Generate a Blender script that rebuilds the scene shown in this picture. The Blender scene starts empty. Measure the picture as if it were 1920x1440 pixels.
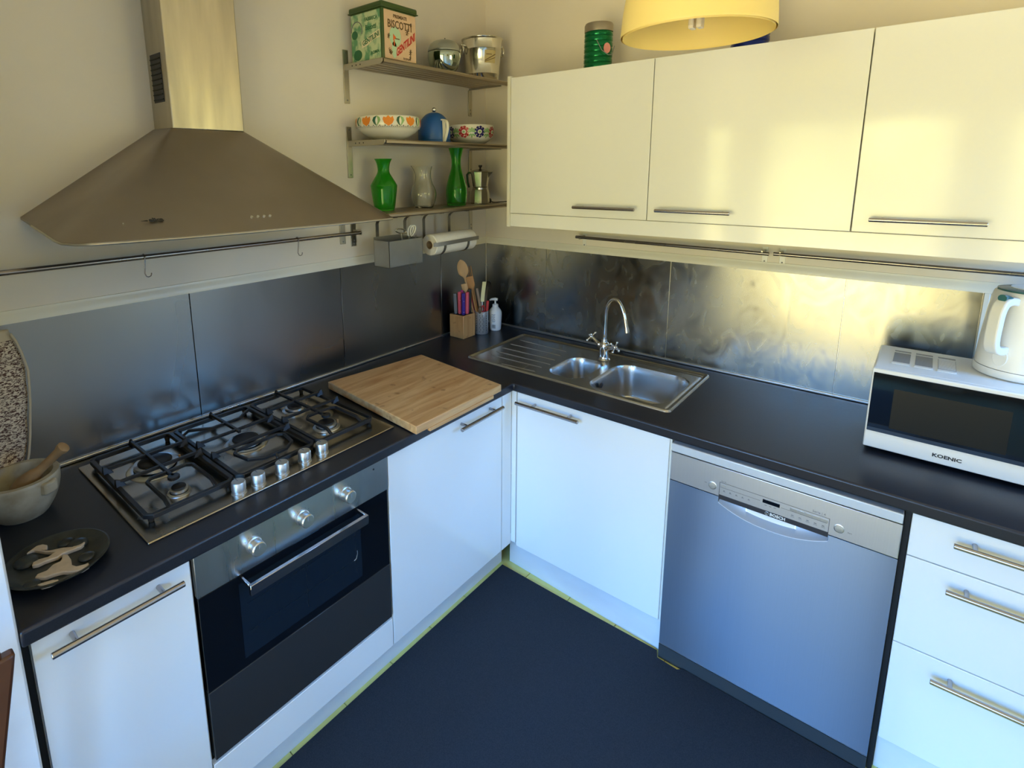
import bpy, bmesh, math, random
from mathutils import Vector, Matrix
random.seed(7)
S = bpy.context.scene
COL = S.collection
PI = math.pi

# ------------------------------------------------------------------ camera
cam_d = bpy.data.cameras.new('camera')
cam = bpy.data.objects.new('camera', cam_d)
COL.objects.link(cam)
_y, _p, _r = math.radians(40.4589), math.radians(-10.7441), math.radians(-0.4691)
_f = Vector((-math.sin(_y)*math.cos(_p), math.cos(_y)*math.cos(_p), math.sin(_p)))
_R0 = _f.cross(Vector((0, 0, 1))).normalized()
_U0 = _R0.cross(_f)
_R = math.cos(_r)*_R0 + math.sin(_r)*_U0
_U = -math.sin(_r)*_R0 + math.cos(_r)*_U0
_m = Matrix((_R, _U, -_f)).transposed().to_4x4()
_m.translation = Vector((1.8365, -2.3296, 1.6985))
cam.matrix_world = _m
cam_d.sensor_fit = 'HORIZONTAL'
cam_d.sensor_width = 36.0
cam_d.lens = 1029.88*36.0/1920.0
cam_d.shift_x = (960-871.98)/1920.0
cam_d.shift_y = (513.61-720)/1920.0
cam_d.clip_start = 0.02
S.camera = cam

# ------------------------------------------------------------------ world: garden below, sky above
W = bpy.data.worlds.new('garden_sky')
S.world = W
W.use_nodes = True
nt = W.node_tree
nt.nodes.clear()
def nd(nt, t, **k):
    n = nt.nodes.new(t)
    for a, b in k.items():
        if a.startswith('i_'):
            n.inputs[a[2:].replace('_', ' ')].default_value = b
        else:
            setattr(n, a, b)
    return n
SKY = (0.34, 1.24, 3.05)
LAWN = (0.92, 0.77, 0.37)
LEAF = (0.58, 0.56, 0.22)
tc = nd(nt, 'ShaderNodeTexCoord')
sx = nd(nt, 'ShaderNodeSeparateXYZ')
nt.links.new(tc.outputs['Generated'], sx.inputs[0])
nz = nd(nt, 'ShaderNodeTexNoise', i_Scale=5.0, i_Detail=5.0)
nt.links.new(tc.outputs['Generated'], nz.inputs['Vector'])
mz = nd(nt, 'ShaderNodeMath', operation='MULTIPLY_ADD')
nt.links.new(nz.outputs['Fac'], mz.inputs[0]); mz.inputs[1].default_value = -0.22
nt.links.new(sx.outputs['Z'], mz.inputs[2])
r1 = nd(nt, 'ShaderNodeMapRange', i_From_Min=0.02, i_From_Max=0.09)
nt.links.new(mz.outputs[0], r1.inputs['Value'])       # leaves -> sky
r0 = nd(nt, 'ShaderNodeMapRange', i_From_Min=-0.14, i_From_Max=-0.05)
nt.links.new(sx.outputs['Z'], r0.inputs['Value'])      # lawn -> leaves
nz2 = nd(nt, 'ShaderNodeTexNoise', i_Scale=14.0, i_Detail=4.0)
nt.links.new(tc.outputs['Generated'], nz2.inputs['Vector'])
rl = nd(nt, 'ShaderNodeMapRange', i_From_Min=0.35, i_From_Max=0.7, i_To_Min=0.45, i_To_Max=1.9)
nt.links.new(nz2.outputs['Fac'], rl.inputs['Value'])
leafc = nd(nt, 'ShaderNodeVectorMath', operation='SCALE')
leafc.inputs[0].default_value = LEAF
nt.links.new(rl.outputs[0], leafc.inputs['Scale'])
m1 = nd(nt, 'ShaderNodeMix', data_type='RGBA')
m1.inputs[6].default_value = (*LAWN, 1)
nt.links.new(leafc.outputs[0], m1.inputs[7]); nt.links.new(r0.outputs[0], m1.inputs[0])
m2 = nd(nt, 'ShaderNodeMix', data_type='RGBA')
nt.links.new(m1.outputs[2], m2.inputs[6]); m2.inputs[7].default_value = (*SKY, 1)
nt.links.new(r1.outputs[0], m2.inputs[0])
bg = nd(nt, 'ShaderNodeBackground', i_Strength=9.6)
nt.links.new(m2.outputs[2], bg.inputs['Color'])
wo = nd(nt, 'ShaderNodeOutputWorld')
nt.links.new(bg.outputs[0], wo.inputs[0])

S.view_settings.view_transform = 'Standard'
S.view_settings.look = 'None'
S.view_settings.gamma = 1.0
S.view_settings.use_curve_mapping = False
S.view_settings.exposure = 0.0
try:
    S.cycles.max_bounces = 10
    S.cycles.diffuse_bounces = 6
    S.cycles.glossy_bounces = 5
    S.cycles.transmission_bounces = 8
    S.cycles.caustics_reflective = False
    S.cycles.caustics_refractive = False
    S.cycles.sample_clamp_indirect = 20.0
    S.cycles.use_denoising = True
except Exception:
    pass
# daylight portals in the openings (guide world sampling only)
def portal(name, loc, rot, sx_, sy_):
    l = bpy.data.lights.new(name, 'AREA'); l.shape = 'RECTANGLE'; l.size = sx_; l.size_y = sy_
    l.cycles.is_portal = True
    o = bpy.data.objects.new(name, l); COL.objects.link(o); o.location = loc; o.rotation_euler = rot
    return o
RY = -3.9      # rear wall (garden side)
RX = 3.1       # right wall
CEIL = 2.62
portal('daylight_rear', (1.31, RY-0.05, 1.07), (math.radians(90), 0, 0), 2.6, 2.1)

portal('added_daylight_side', (RX+0.05, -0.50, 1.72), (math.radians(90), 0, math.radians(90)), 0.7, 0.8)  # portal for the added side window

# ------------------------------------------------------------------ materials
MATS = {}
def principled(name, color, rough=0.5, metal=0.0, **k):
    m = bpy.data.materials.new(name); m.use_nodes = True
    t = m.node_tree; b = t.nodes['Principled BSDF']
    b.inputs['Base Color'].default_value = (*color, 1)
    b.inputs['Roughness'].default_value = rough
    b.inputs['Metallic'].default_value = metal
    for a, v in k.items():
        b.inputs[a].default_value = v
    MATS[name] = m
    return m
def vary(m, scale=(6, 6, 6), amount=0.08, detail=4.0, rough=None, bump=0.0, second=None, lo=0.35, hi=0.65, dist=0.0):
    """object-space noise: mixes base colour towards a second colour, roughness and fine relief"""
    t = m.node_tree; b = t.nodes['Principled BSDF']
    c = t.nodes.new('ShaderNodeTexCoord'); mp = t.nodes.new('ShaderNodeMapping')
    mp.inputs['Scale'].default_value = scale
    t.links.new(c.outputs['Object'], mp.inputs[0])
    n = t.nodes.new('ShaderNodeTexNoise'); n.inputs['Scale'].default_value = 1.0; n.inputs['Detail'].default_value = detail
    n.inputs['Distortion'].default_value = dist
    t.links.new(mp.outputs[0], n.inputs['Vector'])
    mr = t.nodes.new('ShaderNodeMapRange'); mr.inputs['From Min'].default_value = lo; mr.inputs['From Max'].default_value = hi
    t.links.new(n.outputs['Fac'], mr.inputs['Value'])
    base = b.inputs['Base Color'].default_value[:]
    if second is None:
        second = tuple(x*(1-amount) for x in base[:3])
    mx = t.nodes.new('ShaderNodeMix'); mx.data_type = 'RGBA'
    mx.inputs[6].default_value = base; mx.inputs[7].default_value = (*second, 1)
    t.links.new(mr.outputs[0], mx.inputs[0]); t.links.new(mx.outputs[2], b.inputs['Base Color'])
    if rough:
        rr = t.nodes.new('ShaderNodeMapRange'); rr.inputs['From Min'].default_value = lo; rr.inputs['From Max'].default_value = hi
        rr.inputs['To Min'].default_value = rough[0]; rr.inputs['To Max'].default_value = rough[1]
        t.links.new(n.outputs['Fac'], rr.inputs['Value']); t.links.new(rr.outputs[0], b.inputs['Roughness'])
    if bump:
        bp = t.nodes.new('ShaderNodeBump'); bp.inputs['Strength'].default_value = bump; bp.inputs['Distance'].default_value = 0.002
        t.links.new(n.outputs['Fac'], bp.inputs['Height']); t.links.new(bp.outputs[0], b.inputs['Normal'])
    return m
def steel(name, color=(0.62, 0.60, 0.56), rough=0.3, aniso=0.0, tangent=(0, 0, 1), scale=(3, 3, 3), rr=None, amount=0.12, detail=4.0, dist=0.0, lo=0.3, hi=0.7, **k):
    m = principled(name, color, rough, 1.0, **k)
    if aniso:
        t = m.node_tree; b = t.nodes['Principled BSDF']
        b.inputs['Anisotropic'].default_value = aniso
        cv = t.nodes.new('ShaderNodeCombineXYZ')
        for i in range(3): cv.inputs[i].default_value = tangent[i]
        t.links.new(cv.outputs[0], b.inputs['Tangent'])
    vary(m, scale, amount, detail, rough=rr or (rough*0.8, rough*1.25), lo=lo, hi=hi, dist=dist)
    return m
M_wall = vary(principled('wall_paint', (0.80, 0.745, 0.66), 0.65), (2.5, 2.5, 2.5), 0.05, bump=0.05)
M_wall2 = vary(principled('white_jamb_paint', (0.80, 0.80, 0.78), 0.6), (9, 9, 9), 0.1, bump=0.05)
M_ceil = principled('ceiling_paint', (0.85, 0.83, 0.78), 0.8)
M_white = vary(principled('gloss_white_laminate', (0.84, 0.85, 0.83), 0.13, **{'Coat Weight': 0.3, 'Coat Roughness': 0.08}), (2, 2, 2), 0.02, rough=(0.10, 0.17))
M_whitem = vary(principled('cream_carcass_laminate', (0.80, 0.78, 0.68), 0.35), (4, 4, 4), 0.04)
M_plinth = vary(principled('matt_white_plinth', (0.74, 0.75, 0.74), 0.45), (4, 1, 9), 0.1)
M_top = vary(principled('slate_worktop_laminate', (0.012, 0.013, 0.018), 0.33, **{'Specular IOR Level': 0.5}), (300, 300, 300), 0.0, rough=(0.28, 0.34), second=(0.016, 0.017, 0.023), bump=0.05)
M_topedge = vary(principled('worktop_front_edge', (0.030, 0.033, 0.042), 0.45), (150, 150, 150), 0.2)
M_splashL = steel('brushed_steel_panel', (0.28, 0.27, 0.255), 0.28, 0.5, (0, 0, 1), (5, 5, 2), (0.24, 0.36), 0.1, detail=1.0, dist=1.0, lo=0.15, hi=0.85)
M_splashR = steel('smeared_steel_panel', (0.28, 0.28, 0.26), 0.24, 0.5, (0, 0, 1), (11, 11, 7), (0.15, 0.33), -0.15, detail=1.0, dist=2.5, lo=0.15, hi=0.85)
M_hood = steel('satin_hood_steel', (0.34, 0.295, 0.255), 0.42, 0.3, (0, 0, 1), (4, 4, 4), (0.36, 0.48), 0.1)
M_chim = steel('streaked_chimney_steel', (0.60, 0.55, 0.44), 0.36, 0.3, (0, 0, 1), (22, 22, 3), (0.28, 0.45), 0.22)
M_steel = steel('satin_steel', (0.55, 0.52, 0.46), 0.34)
M_bracket = steel('grey_steel_bracket', (0.50, 0.47, 0.40), 0.38)
M_darksteel = steel('dark_steel_strap', (0.30, 0.28, 0.25), 0.35)
M_handle = steel('brushed_handle_steel', (0.46, 0.43, 0.43), 0.22)
M_shelf = steel('brownish_shelf_steel', (0.44, 0.38, 0.31), 0.34)
M_rail = steel('dark_rail_steel', (0.32, 0.29, 0.28), 0.25)
M_sink = principled('sink_steel', (0.60, 0.59, 0.565), 0.27, 1.0)
M_hob = steel('hob_steel', (0.46, 0.40, 0.31), 0.22, scale=(8, 8, 8), rr=(0.16, 0.30))
M_alu = steel('aluminium_trim', (0.66, 0.65, 0.62), 0.3)
M_knob = steel('silver_knob', (0.72, 0.72, 0.70), 0.36)
M_chrome = principled('chrome', (0.72, 0.72, 0.72), 0.06, 1.0)
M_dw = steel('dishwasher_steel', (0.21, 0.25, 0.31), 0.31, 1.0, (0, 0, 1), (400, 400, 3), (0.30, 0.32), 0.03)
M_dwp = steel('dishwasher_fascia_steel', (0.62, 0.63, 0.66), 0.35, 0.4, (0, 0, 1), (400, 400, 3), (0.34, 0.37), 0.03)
M_ovp = steel('oven_fascia_steel', (0.50, 0.51, 0.49), 0.30, 0.6, (0, 0, 1), (30, 30, 2), (0.26, 0.34), 0.06)
M_blackglass = principled('black_glass', (0.004, 0.005, 0.007), 0.05, **{'Specular IOR Level': 0.4})
M_inner = principled('oven_window_glass', (0.008, 0.014, 0.022), 0.05)
M_greyglass = principled('dark_grey_glass', (0.030, 0.030, 0.030), 0.16)
M_black = principled('black_gap', (0.006, 0.006, 0.007), 0.7)
M_iron = vary(principled('black_cast_iron', (0.012, 0.012, 0.013), 0.42), (90, 90, 90), 0.3, bump=0.15)
M_cap = principled('burner_cap_black', (0.010, 0.009, 0.009), 0.5)
M_carpet = vary(principled('navy_carpet', (0.0085, 0.013, 0.022), 0.95), (420, 420, 420), 0.0, second=(0.018, 0.026, 0.038), bump=0.5, detail=3)
M_carpedge = principled('carpet_backing', (0.20, 0.17, 0.12), 0.9)
M_tile = vary(principled('yellow_green_tile', (0.80, 0.78, 0.26), 0.3), (12, 12, 12), 0.12)
M_grout = principled('grout', (0.22, 0.20, 0.10), 0.9)
M_plastic = principled('white_plastic', (0.80, 0.80, 0.77), 0.32)
M_plasticg = principled('grey_vent_plastic', (0.32, 0.33, 0.33), 0.5)
M_teal = principled('teal_translucent_plastic', (0.045, 0.15, 0.17), 0.15)
M_ink = principled('dark_ink', (0.02, 0.02, 0.025), 0.5)
M_inkg = principled('grey_ink', (0.18, 0.19, 0.21), 0.5)
M_yellow = principled('yellow_lamp_plastic', (0.88, 0.70, 0.27), 0.38, **{'Subsurface Weight': 0.15, 'Subsurface Radius': (0.02, 0.014, 0.004)})
M_tin = principled('dark_green_tin', (0.035, 0.075, 0.015), 0.35)
M_lblpink = vary(principled('pink_cream_label', (0.72, 0.50, 0.33), 0.5), (30, 30, 30), 0.1)
M_lblgreen = vary(principled('pale_green_label', (0.52, 0.62, 0.38), 0.5), (38, 38, 26), 0.0, second=(0.12, 0.32, 0.17), lo=0.45, hi=0.62)
M_red = principled('red_print', (0.50, 0.02, 0.015), 0.45)
M_orange = principled('orange_print', (0.75, 0.13, 0.02), 0.45)
M_brown = principled('brown_print', (0.12, 0.07, 0.025), 0.5)
M_cream = principled('cream_print', (0.78, 0.72, 0.50), 0.5)
M_mint = principled('mint_print', (0.45, 0.62, 0.42), 0.5)
M_dgreen = principled('dark_green_print', (0.02, 0.14, 0.06), 0.45)
M_ceram = principled('white_glazed_ceramic', (0.80, 0.77, 0.66), 0.18)
M_por = principled('orange_glaze', (0.76, 0.24, 0.015), 0.25)
M_pgd = principled('dark_green_glaze', (0.01, 0.09, 0.05), 0.25)
M_pgl = principled('light_green_glaze', (0.28, 0.46, 0.20), 0.25)
M_pred = principled('crimson_glaze', (0.42, 0.03, 0.04), 0.25)
M_pblue = principled('navy_glaze', (0.02, 0.015, 0.13), 0.25)
M_blue = principled('blue_felt_lined_cosy', (0.012, 0.10, 0.36), 0.38)
M_gglass = principled('green_glass', (0.10, 0.72, 0.07), 0.02, **{'Transmission Weight': 0.92, 'IOR': 1.4})
M_glass = principled('clear_glass', (0.98, 0.99, 0.97), 0.01, **{'Transmission Weight': 1.0, 'IOR': 1.42})
M_moka = steel('moka_aluminium', (0.62, 0.60, 0.55), 0.24)
M_bake = principled('black_bakelite', (0.012, 0.010, 0.010), 0.3)
M_bucket = steel('polished_aluminium', (0.78, 0.76, 0.68), 0.12, scale=(20, 20, 5), rr=(0.08, 0.18))
M_apple = principled('green_tinted_mirror', (0.40, 0.47, 0.43), 0.05, 1.0)
M_applel = principled('matt_grey_metal', (0.42, 0.45, 0.44), 0.28, 1.0)
M_paper = vary(principled('kitchen_paper', (0.86, 0.83, 0.74), 0.9), (120, 120, 120), 0.05, bump=0.3)
M_card = principled('cardboard', (0.35, 0.25, 0.15), 0.9)
M_green = principled('green_metallic_enamel', (0.005, 0.16, 0.055), 0.2, 0.7)
M_pewter = steel('pewter_lid', (0.42, 0.37, 0.30), 0.4)
M_dblue = principled('blue_metallic_enamel', (0.005, 0.02, 0.20), 0.2, 0.6)
M_pinkl = principled('pink_sticker', (0.75, 0.30, 0.28), 0.5)
M_marble = vary(principled('worn_marble', (0.46, 0.42, 0.32), 0.45), (22, 22, 22), 0.0, second=(0.32, 0.27, 0.18), bump=0.2)
M_pestle = vary(principled('pestle_wood', (0.40, 0.25, 0.12), 0.55), (14, 14, 50), 0.25)
M_dish = vary(principled('black_stone', (0.016, 0.017, 0.015), 0.35), (40, 40, 40), 0.0, second=(0.035, 0.038, 0.032), bump=0.25)
M_bone = vary(principled('bone_inlay', (0.58, 0.46, 0.33), 0.45), (60, 60, 60), 0.15)
M_chair = vary(principled('dark_chair_wood', (0.10, 0.034, 0.012), 0.35), (30, 8, 8), 0.4)
M_purple = principled('dark_purple_fabric', (0.02, 0.008, 0.03), 0.9)
M_pink = principled('pink_handle', (0.72, 0.10, 0.14), 0.35)
M_magenta = principled('magenta_handle', (0.60, 0.06, 0.33), 0.35)
M_indigo = principled('indigo_handle', (0.035, 0.01, 0.22), 0.35)
M_greyh = principled('grey_handle', (0.16, 0.16, 0.16), 0.45)
M_redp = principled('red_plastic', (0.50, 0.015, 0.02), 0.3)
M_palecr = principled('cream_plastic', (0.72, 0.68, 0.36), 0.4)
M_spoon = vary(principled('pale_spoon_wood', (0.60, 0.37, 0.17), 0.5), (40, 40, 9), 0.2)
M_olive = vary(principled('tan_utensil_wood', (0.52, 0.25, 0.08), 0.5), (40, 40, 9), 0.25)
M_frame = principled('door_frame_wood', (0.30, 0.26, 0.20), 0.5)

def wood_mat(name, c1, c2, axis, scale=26.0):
    m = principled(name, c1, 0.42)
    t = m.node_tree; b = t.nodes['Principled BSDF']
    c = t.nodes.new('ShaderNodeTexCoord'); mp = t.nodes.new('ShaderNodeMapping')
    s = [scale]*3; s[axis] = scale*0.10
    mp.inputs['Scale'].default_value = s
    t.links.new(c.outputs['Object'], mp.inputs[0])
    n = t.nodes.new('ShaderNodeTexNoise'); n.inputs['Scale'].default_value = 1.6; n.inputs['Detail'].default_value = 6; n.inputs['Distortion'].default_value = 0.6
    t.links.new(mp.outputs[0], n.inputs['Vector'])
    n2 = t.nodes.new('ShaderNodeTexNoise'); n2.inputs['Scale'].default_value = 26.0; n2.inputs['Detail'].default_value = 2
    t.links.new(c.outputs['Object'], n2.inputs['Vector'])
    r = t.nodes.new('ShaderNodeMapRange'); r.inputs['From Min'].default_value = 0.3; r.inputs['From Max'].default_value = 0.72
    t.links.new(n.outputs['Fac'], r.inputs['Value'])
    r2 = t.nodes.new('ShaderNodeMapRange'); r2.inputs['From Min'].default_value = 0.66; r2.inputs['From Max'].default_value = 0.74; r2.inputs['To Max'].default_value = 0.55
    t.links.new(n2.outputs['Fac'], r2.inputs['Value'])
    mx = t.nodes.new('ShaderNodeMix'); mx.data_type = 'RGBA'; mx.inputs[6].default_value = (*c1, 1); mx.inputs[7].default_value = (*c2, 1)
    t.links.new(r.outputs[0], mx.inputs[0])
    m3 = t.nodes.new('ShaderNodeMix'); m3.data_type = 'RGBA'; m3.inputs[7].default_value = (c2[0]*0.45, c2[1]*0.36, c2[2]*0.25, 1)
    t.links.new(mx.outputs[2], m3.inputs[6]); t.links.new(r2.outputs[0], m3.inputs[0])
    t.links.new(m3.outputs[2], b.inputs['Base Color'])
    return m
M_board = wood_mat('bamboo_board', (0.74, 0.46, 0.20), (0.52, 0.25, 0.08), 1)
M_block = wood_mat('knife_block_beech', (0.66, 0.36, 0.13), (0.50, 0.23, 0.07), 2, 18)

def knit_mat():
    m = principled('knitted_brown_cream', (0.5, 0.4, 0.33), 0.95)
    t = m.node_tree; b = t.nodes['Principled BSDF']
    c = t.nodes.new('ShaderNodeTexCoord'); mp = t.nodes.new('ShaderNodeMapping')
    mp.inputs['Scale'].default_value = (150, 120, 330); mp.inputs['Rotation'].default_value = (0.6, 0.2, 0)
    t.links.new(c.outputs['Object'], mp.inputs[0])
    v = t.nodes.new('ShaderNodeTexNoise'); v.inputs['Scale'].default_value = 1.0; v.inputs['Detail'].default_value = 1.0; v.inputs['Distortion'].default_value = 1.2
    t.links.new(mp.outputs[0], v.inputs['Vector'])
    r = t.nodes.new('ShaderNodeMapRange'); r.inputs['From Min'].default_value = 0.44; r.inputs['From Max'].default_value = 0.54
    t.links.new(v.outputs['Fac'], r.inputs['Value'])
    mx = t.nodes.new('ShaderNodeMix'); mx.data_type = 'RGBA'
    mx.inputs[6].default_value = (0.085, 0.040, 0.032, 1); mx.inputs[7].default_value = (0.66, 0.56, 0.43, 1)
    t.links.new(r.outputs[0], mx.inputs[0]); t.links.new(mx.outputs[2], b.inputs['Base Color'])
    bp = t.nodes.new('ShaderNodeBump'); bp.inputs['Strength'].default_value = 0.6; bp.inputs['Distance'].default_value = 0.002
    t.links.new(v.outputs['Fac'], bp.inputs['Height']); t.links.new(bp.outputs[0], b.inputs['Normal'])
    return m
M_knit = knit_mat()
M_lamp = principled('lamp_tube_glass', (0.86, 0.78, 0.68), 0.3)

# ------------------------------------------------------------------ mesh helpers (world coordinates)
def B(): return bmesh.new()
def box(bm, x0, x1, y0, y1, z0, z1):
    vs = [bm.verts.new((x, y, z)) for z in (z0, z1) for y in (y0, y1) for x in (x0, x1)]
    for f in ((0, 2, 3, 1), (4, 5, 7, 6), (0, 1, 5, 4), (2, 6, 7, 3), (0, 4, 6, 2), (1, 3, 7, 5)):
        bm.faces.new([vs[i] for i in f])
    return vs
def frame_of(d):
    d = Vector(d).normalized()
    a = Vector((0, 0, 1)) if abs(d.z) < 0.9 else Vector((1, 0, 0))
    u = a.cross(d).normalized(); return u, d.cross(u).normalized()
def ring(bm, c, u, v, r, n, r2=None):
    r2 = r if r2 is None else r2
    return [bm.verts.new(Vector(c)+u*(r*math.cos(2*PI*i/n))+v*(r2*math.sin(2*PI*i/n))) for i in range(n)]
def bridge(bm, a, b):
    n = len(a)
    for i in range(n):
        bm.faces.new((a[i], a[(i+1) % n], b[(i+1) % n], b[i]))
def cyl(bm, p0, p1, r0, r1=None, n=20, caps=True):
    r1 = r0 if r1 is None else r1
    p0, p1 = Vector(p0), Vector(p1)
    u, v = frame_of(p1-p0)
    a = ring(bm, p0, u, v, r0, n); b = ring(bm, p1, u, v, r1, n)
    bridge(bm, a, b)
    if caps:
        bm.faces.new(a[::-1]); bm.faces.new(b)
def tube(bm, pts, r, n=12, closed=False, caps=True):
    pts = [Vector(p) for p in pts]
    rs = r if isinstance(r, (list, tuple)) else [r]*len(pts)
    N = len(pts)
    def tan(i):
        if closed: return (pts[(i+1) % N]-pts[i-1]).normalized()
        if i == 0: return (pts[1]-pts[0]).normalized()
        if i == N-1: return (pts[-1]-pts[-2]).normalized()
        return ((pts[i+1]-pts[i]).normalized()+(pts[i]-pts[i-1]).normalized()).normalized()
    t = tan(0); u, v = frame_of(t); rings = []
    for i in range(N):
        t2 = tan(i); ax = t.cross(t2)
        if ax.length > 1e-6:
            q = Matrix.Rotation(t.angle(t2), 3, ax.normalized()); u = q @ u; v = q @ v
        t = t2
        rings.append(ring(bm, pts[i], u, v, rs[i], n))
    for i in range(N-1): bridge(bm, rings[i], rings[i+1])
    if closed: bridge(bm, rings[-1], rings[0])
    elif caps:
        bm.faces.new(rings[0][::-1]); bm.faces.new(rings[-1])
def lathe(bm, prof, c=(0, 0, 0), n=40, axis=(0, 0, 1), sx=1.0, sy=1.0):
    """prof: list of (r, h) from bottom to top along axis"""
    c = Vector(c); d = Vector(axis).normalized()
    if abs(d.z) > 0.999: u, v = Vector((1, 0, 0)), Vector((0, 1, 0))
    else: u, v = frame_of(d)
    prev = None
    for r, h in prof:
        if r < 1e-6: cur = [bm.verts.new(c+d*h)]
        else: cur = ring(bm, c+d*h, u*sx, v*sy, r, n)
        if prev is not None:
            if len(prev) == 1 and len(cur) > 1:
                for i in range(n): bm.faces.new((prev[0], cur[(i+1) % n], cur[i]))
            elif len(cur) == 1 and len(prev) > 1:
                for i in range(n): bm.faces.new((prev[i], prev[(i+1) % n], cur[0]))
            elif len(cur) > 1: bridge(bm, prev, cur)
        prev = cur
def smooth_prof(p, k=4):
    """Catmull-Rom through (r,h) points"""
    out = []
    for i in range(len(p)-1):
        a = p[max(i-1, 0)]; b = p[i]; c = p[i+1]; d = p[min(i+2, len(p)-1)]
        for j in range(k):
            t = j/k
            out.append(tuple(0.5*((2*b[q])+(-a[q]+c[q])*t+(2*a[q]-5*b[q]+4*c[q]-d[q])*t*t+(-a[q]+3*b[q]-3*c[q]+d[q])*t**3) for q in range(len(b))))
    out.append(tuple(p[-1])); return out
def prism(bm, pts, vec):
    """pts: 3d polygon, extruded along vec"""
    a = [bm.verts.new(Vector(p)) for p in pts]; b = [bm.verts.new(Vector(p)+Vector(vec)) for p in pts]
    n = len(a)
    bm.faces.new(a[::-1]); bm.faces.new(b)
    for i in range(n): bm.faces.new((a[i], a[(i+1) % n], b[(i+1) % n], b[i]))
def strip(bm, pts, width, thick, side):
    """flat bar following pts, width along side vector, thickness across"""
    pts = [Vector(p) for p in pts]; side = Vector(side).normalized(); prev = None
    for i, p in enumerate(pts):
        t = (pts[min(i+1, len(pts)-1)]-pts[max(i-1, 0)]).normalized(); nrm = t.cross(side).normalized()
        q = [bm.verts.new(p+side*(a*width/2)+nrm*(b*thick/2)) for a, b in ((-1, -1), (1, -1), (1, 1), (-1, 1))]
        if prev: bridge(bm, prev, q)
        else: bm.faces.new(q[::-1])
        prev = q
    bm.faces.new(prev)
def ball(bm, c, r, n=16, sz=1.0):
    lathe(bm, [(r*math.sin(PI*i/10), -r*sz*math.cos(PI*i/10)) if 0 < i < 10 else (0, -r*sz*math.cos(PI*i/10)) for i in range(11)], c, n)
def world_loc(o):
    v = Vector((0, 0, 0))
    while o: v += o.location; o = o.parent
    return v
def obj(name, bm, mat, parent=None, bevel=0.0, seg=2, smooth=38, label=None, loc=None, subsurf=0, kind=None, fix=True):
    me = bpy.data.meshes.new(name)
    if fix: bmesh.ops.recalc_face_normals(bm, faces=bm.faces[:])
    off = world_loc(parent) if parent else Vector((0, 0, 0))
    if loc is not None and not parent: off = Vector(loc)
    bmesh.ops.translate(bm, verts=bm.verts[:], vec=-off)
    bm.to_mesh(me); bm.free()
    me.materials.append(mat)
    if smooth:
        for p in me.polygons: p.use_smooth = True
        me.set_sharp_from_angle(angle=math.radians(smooth))
    o = bpy.data.objects.new(name, me); COL.objects.link(o)
    if parent: o.parent = parent
    elif loc is not None: o.location = loc
    if bevel:
        md = o.modifiers.new('bevel', 'BEVEL'); md.width = bevel; md.segments = seg; md.limit_method = 'ANGLE'; md.angle_limit = math.radians(40)
        md.harden_normals = False
    if subsurf:
        md = o.modifiers.new('sub', 'SUBSURF'); md.levels = subsurf; md.render_levels = subsurf
    if label: o['label'] = label
    if kind: o['kind'] = kind
    return o
def thing(name, label, cat, loc=(0, 0, 0), group=None):
    o = bpy.data.objects.new(name, None); COL.objects.link(o); o.location = loc
    o.empty_display_size = 0.02
    o['label'] = label; o['category'] = cat
    if group: o['group'] = group
    return o
def tag(o, label, cat, group=None):
    o['label'] = label; o['category'] = cat
    if group: o['group'] = group
    return o
def struct(name, bm, mat, **k):
    o = obj(name, bm, mat, **k); o['kind'] = 'structure'; return o
def bx(*a):
    bm = B(); box(bm, *a); return bm
FONT = None
def text(name, s, size, origin, right, up, mat, parent, depth=0.0004, align='CENTER', bold=0.0, sx=1.0):
    cu = bpy.data.curves.new(name, 'FONT'); cu.body = s; cu.size = size; cu.align_x = align; cu.align_y = 'CENTER'
    cu.extrude = depth; cu.offset = bold; cu.resolution_u = 2; cu.space_character = 1.0
    t = bpy.data.objects.new(name+'_tmp', cu); COL.objects.link(t)
    dg = bpy.context.evaluated_depsgraph_get()
    me = bpy.data.meshes.new_from_object(t.evaluated_get(dg))
    bpy.data.objects.remove(t)
    R = Vector(right).normalized(); U_ = Vector(up).normalized(); N = R.cross(U_)
    mt = Matrix((R*sx, U_, N)).transposed().to_4x4()
    mt.translation = Vector(origin)-(world_loc(parent) if parent else Vector((0, 0, 0)))
    me.transform(mt)
    me.materials.clear(); me.materials.append(mat)
    o = bpy.data.objects.new(name, me); COL.objects.link(o)
    if parent: o.parent = parent
    return o
def copy_tree(o, parent=None):
    c = o.copy(); COL.objects.link(c)
    if parent: c.parent = parent
    for ch in [q for q in o.children]: copy_tree(ch, c)
    return c

# ================================================================== ROOM
HT = 0.867            # worktop top
HB = 0.832            # worktop underside
WT = 0.12
struct('wall_left', bx(-WT, 0, RY-WT, WT, 0, CEIL), M_wall)
struct('wall_back', bx(0, RX, 0, WT, 0, CEIL), M_wall)
struct('wall_side', bx(0, 0.642, -2.33, -2.204, 0, CEIL), M_wall2, bevel=0.004)
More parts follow.
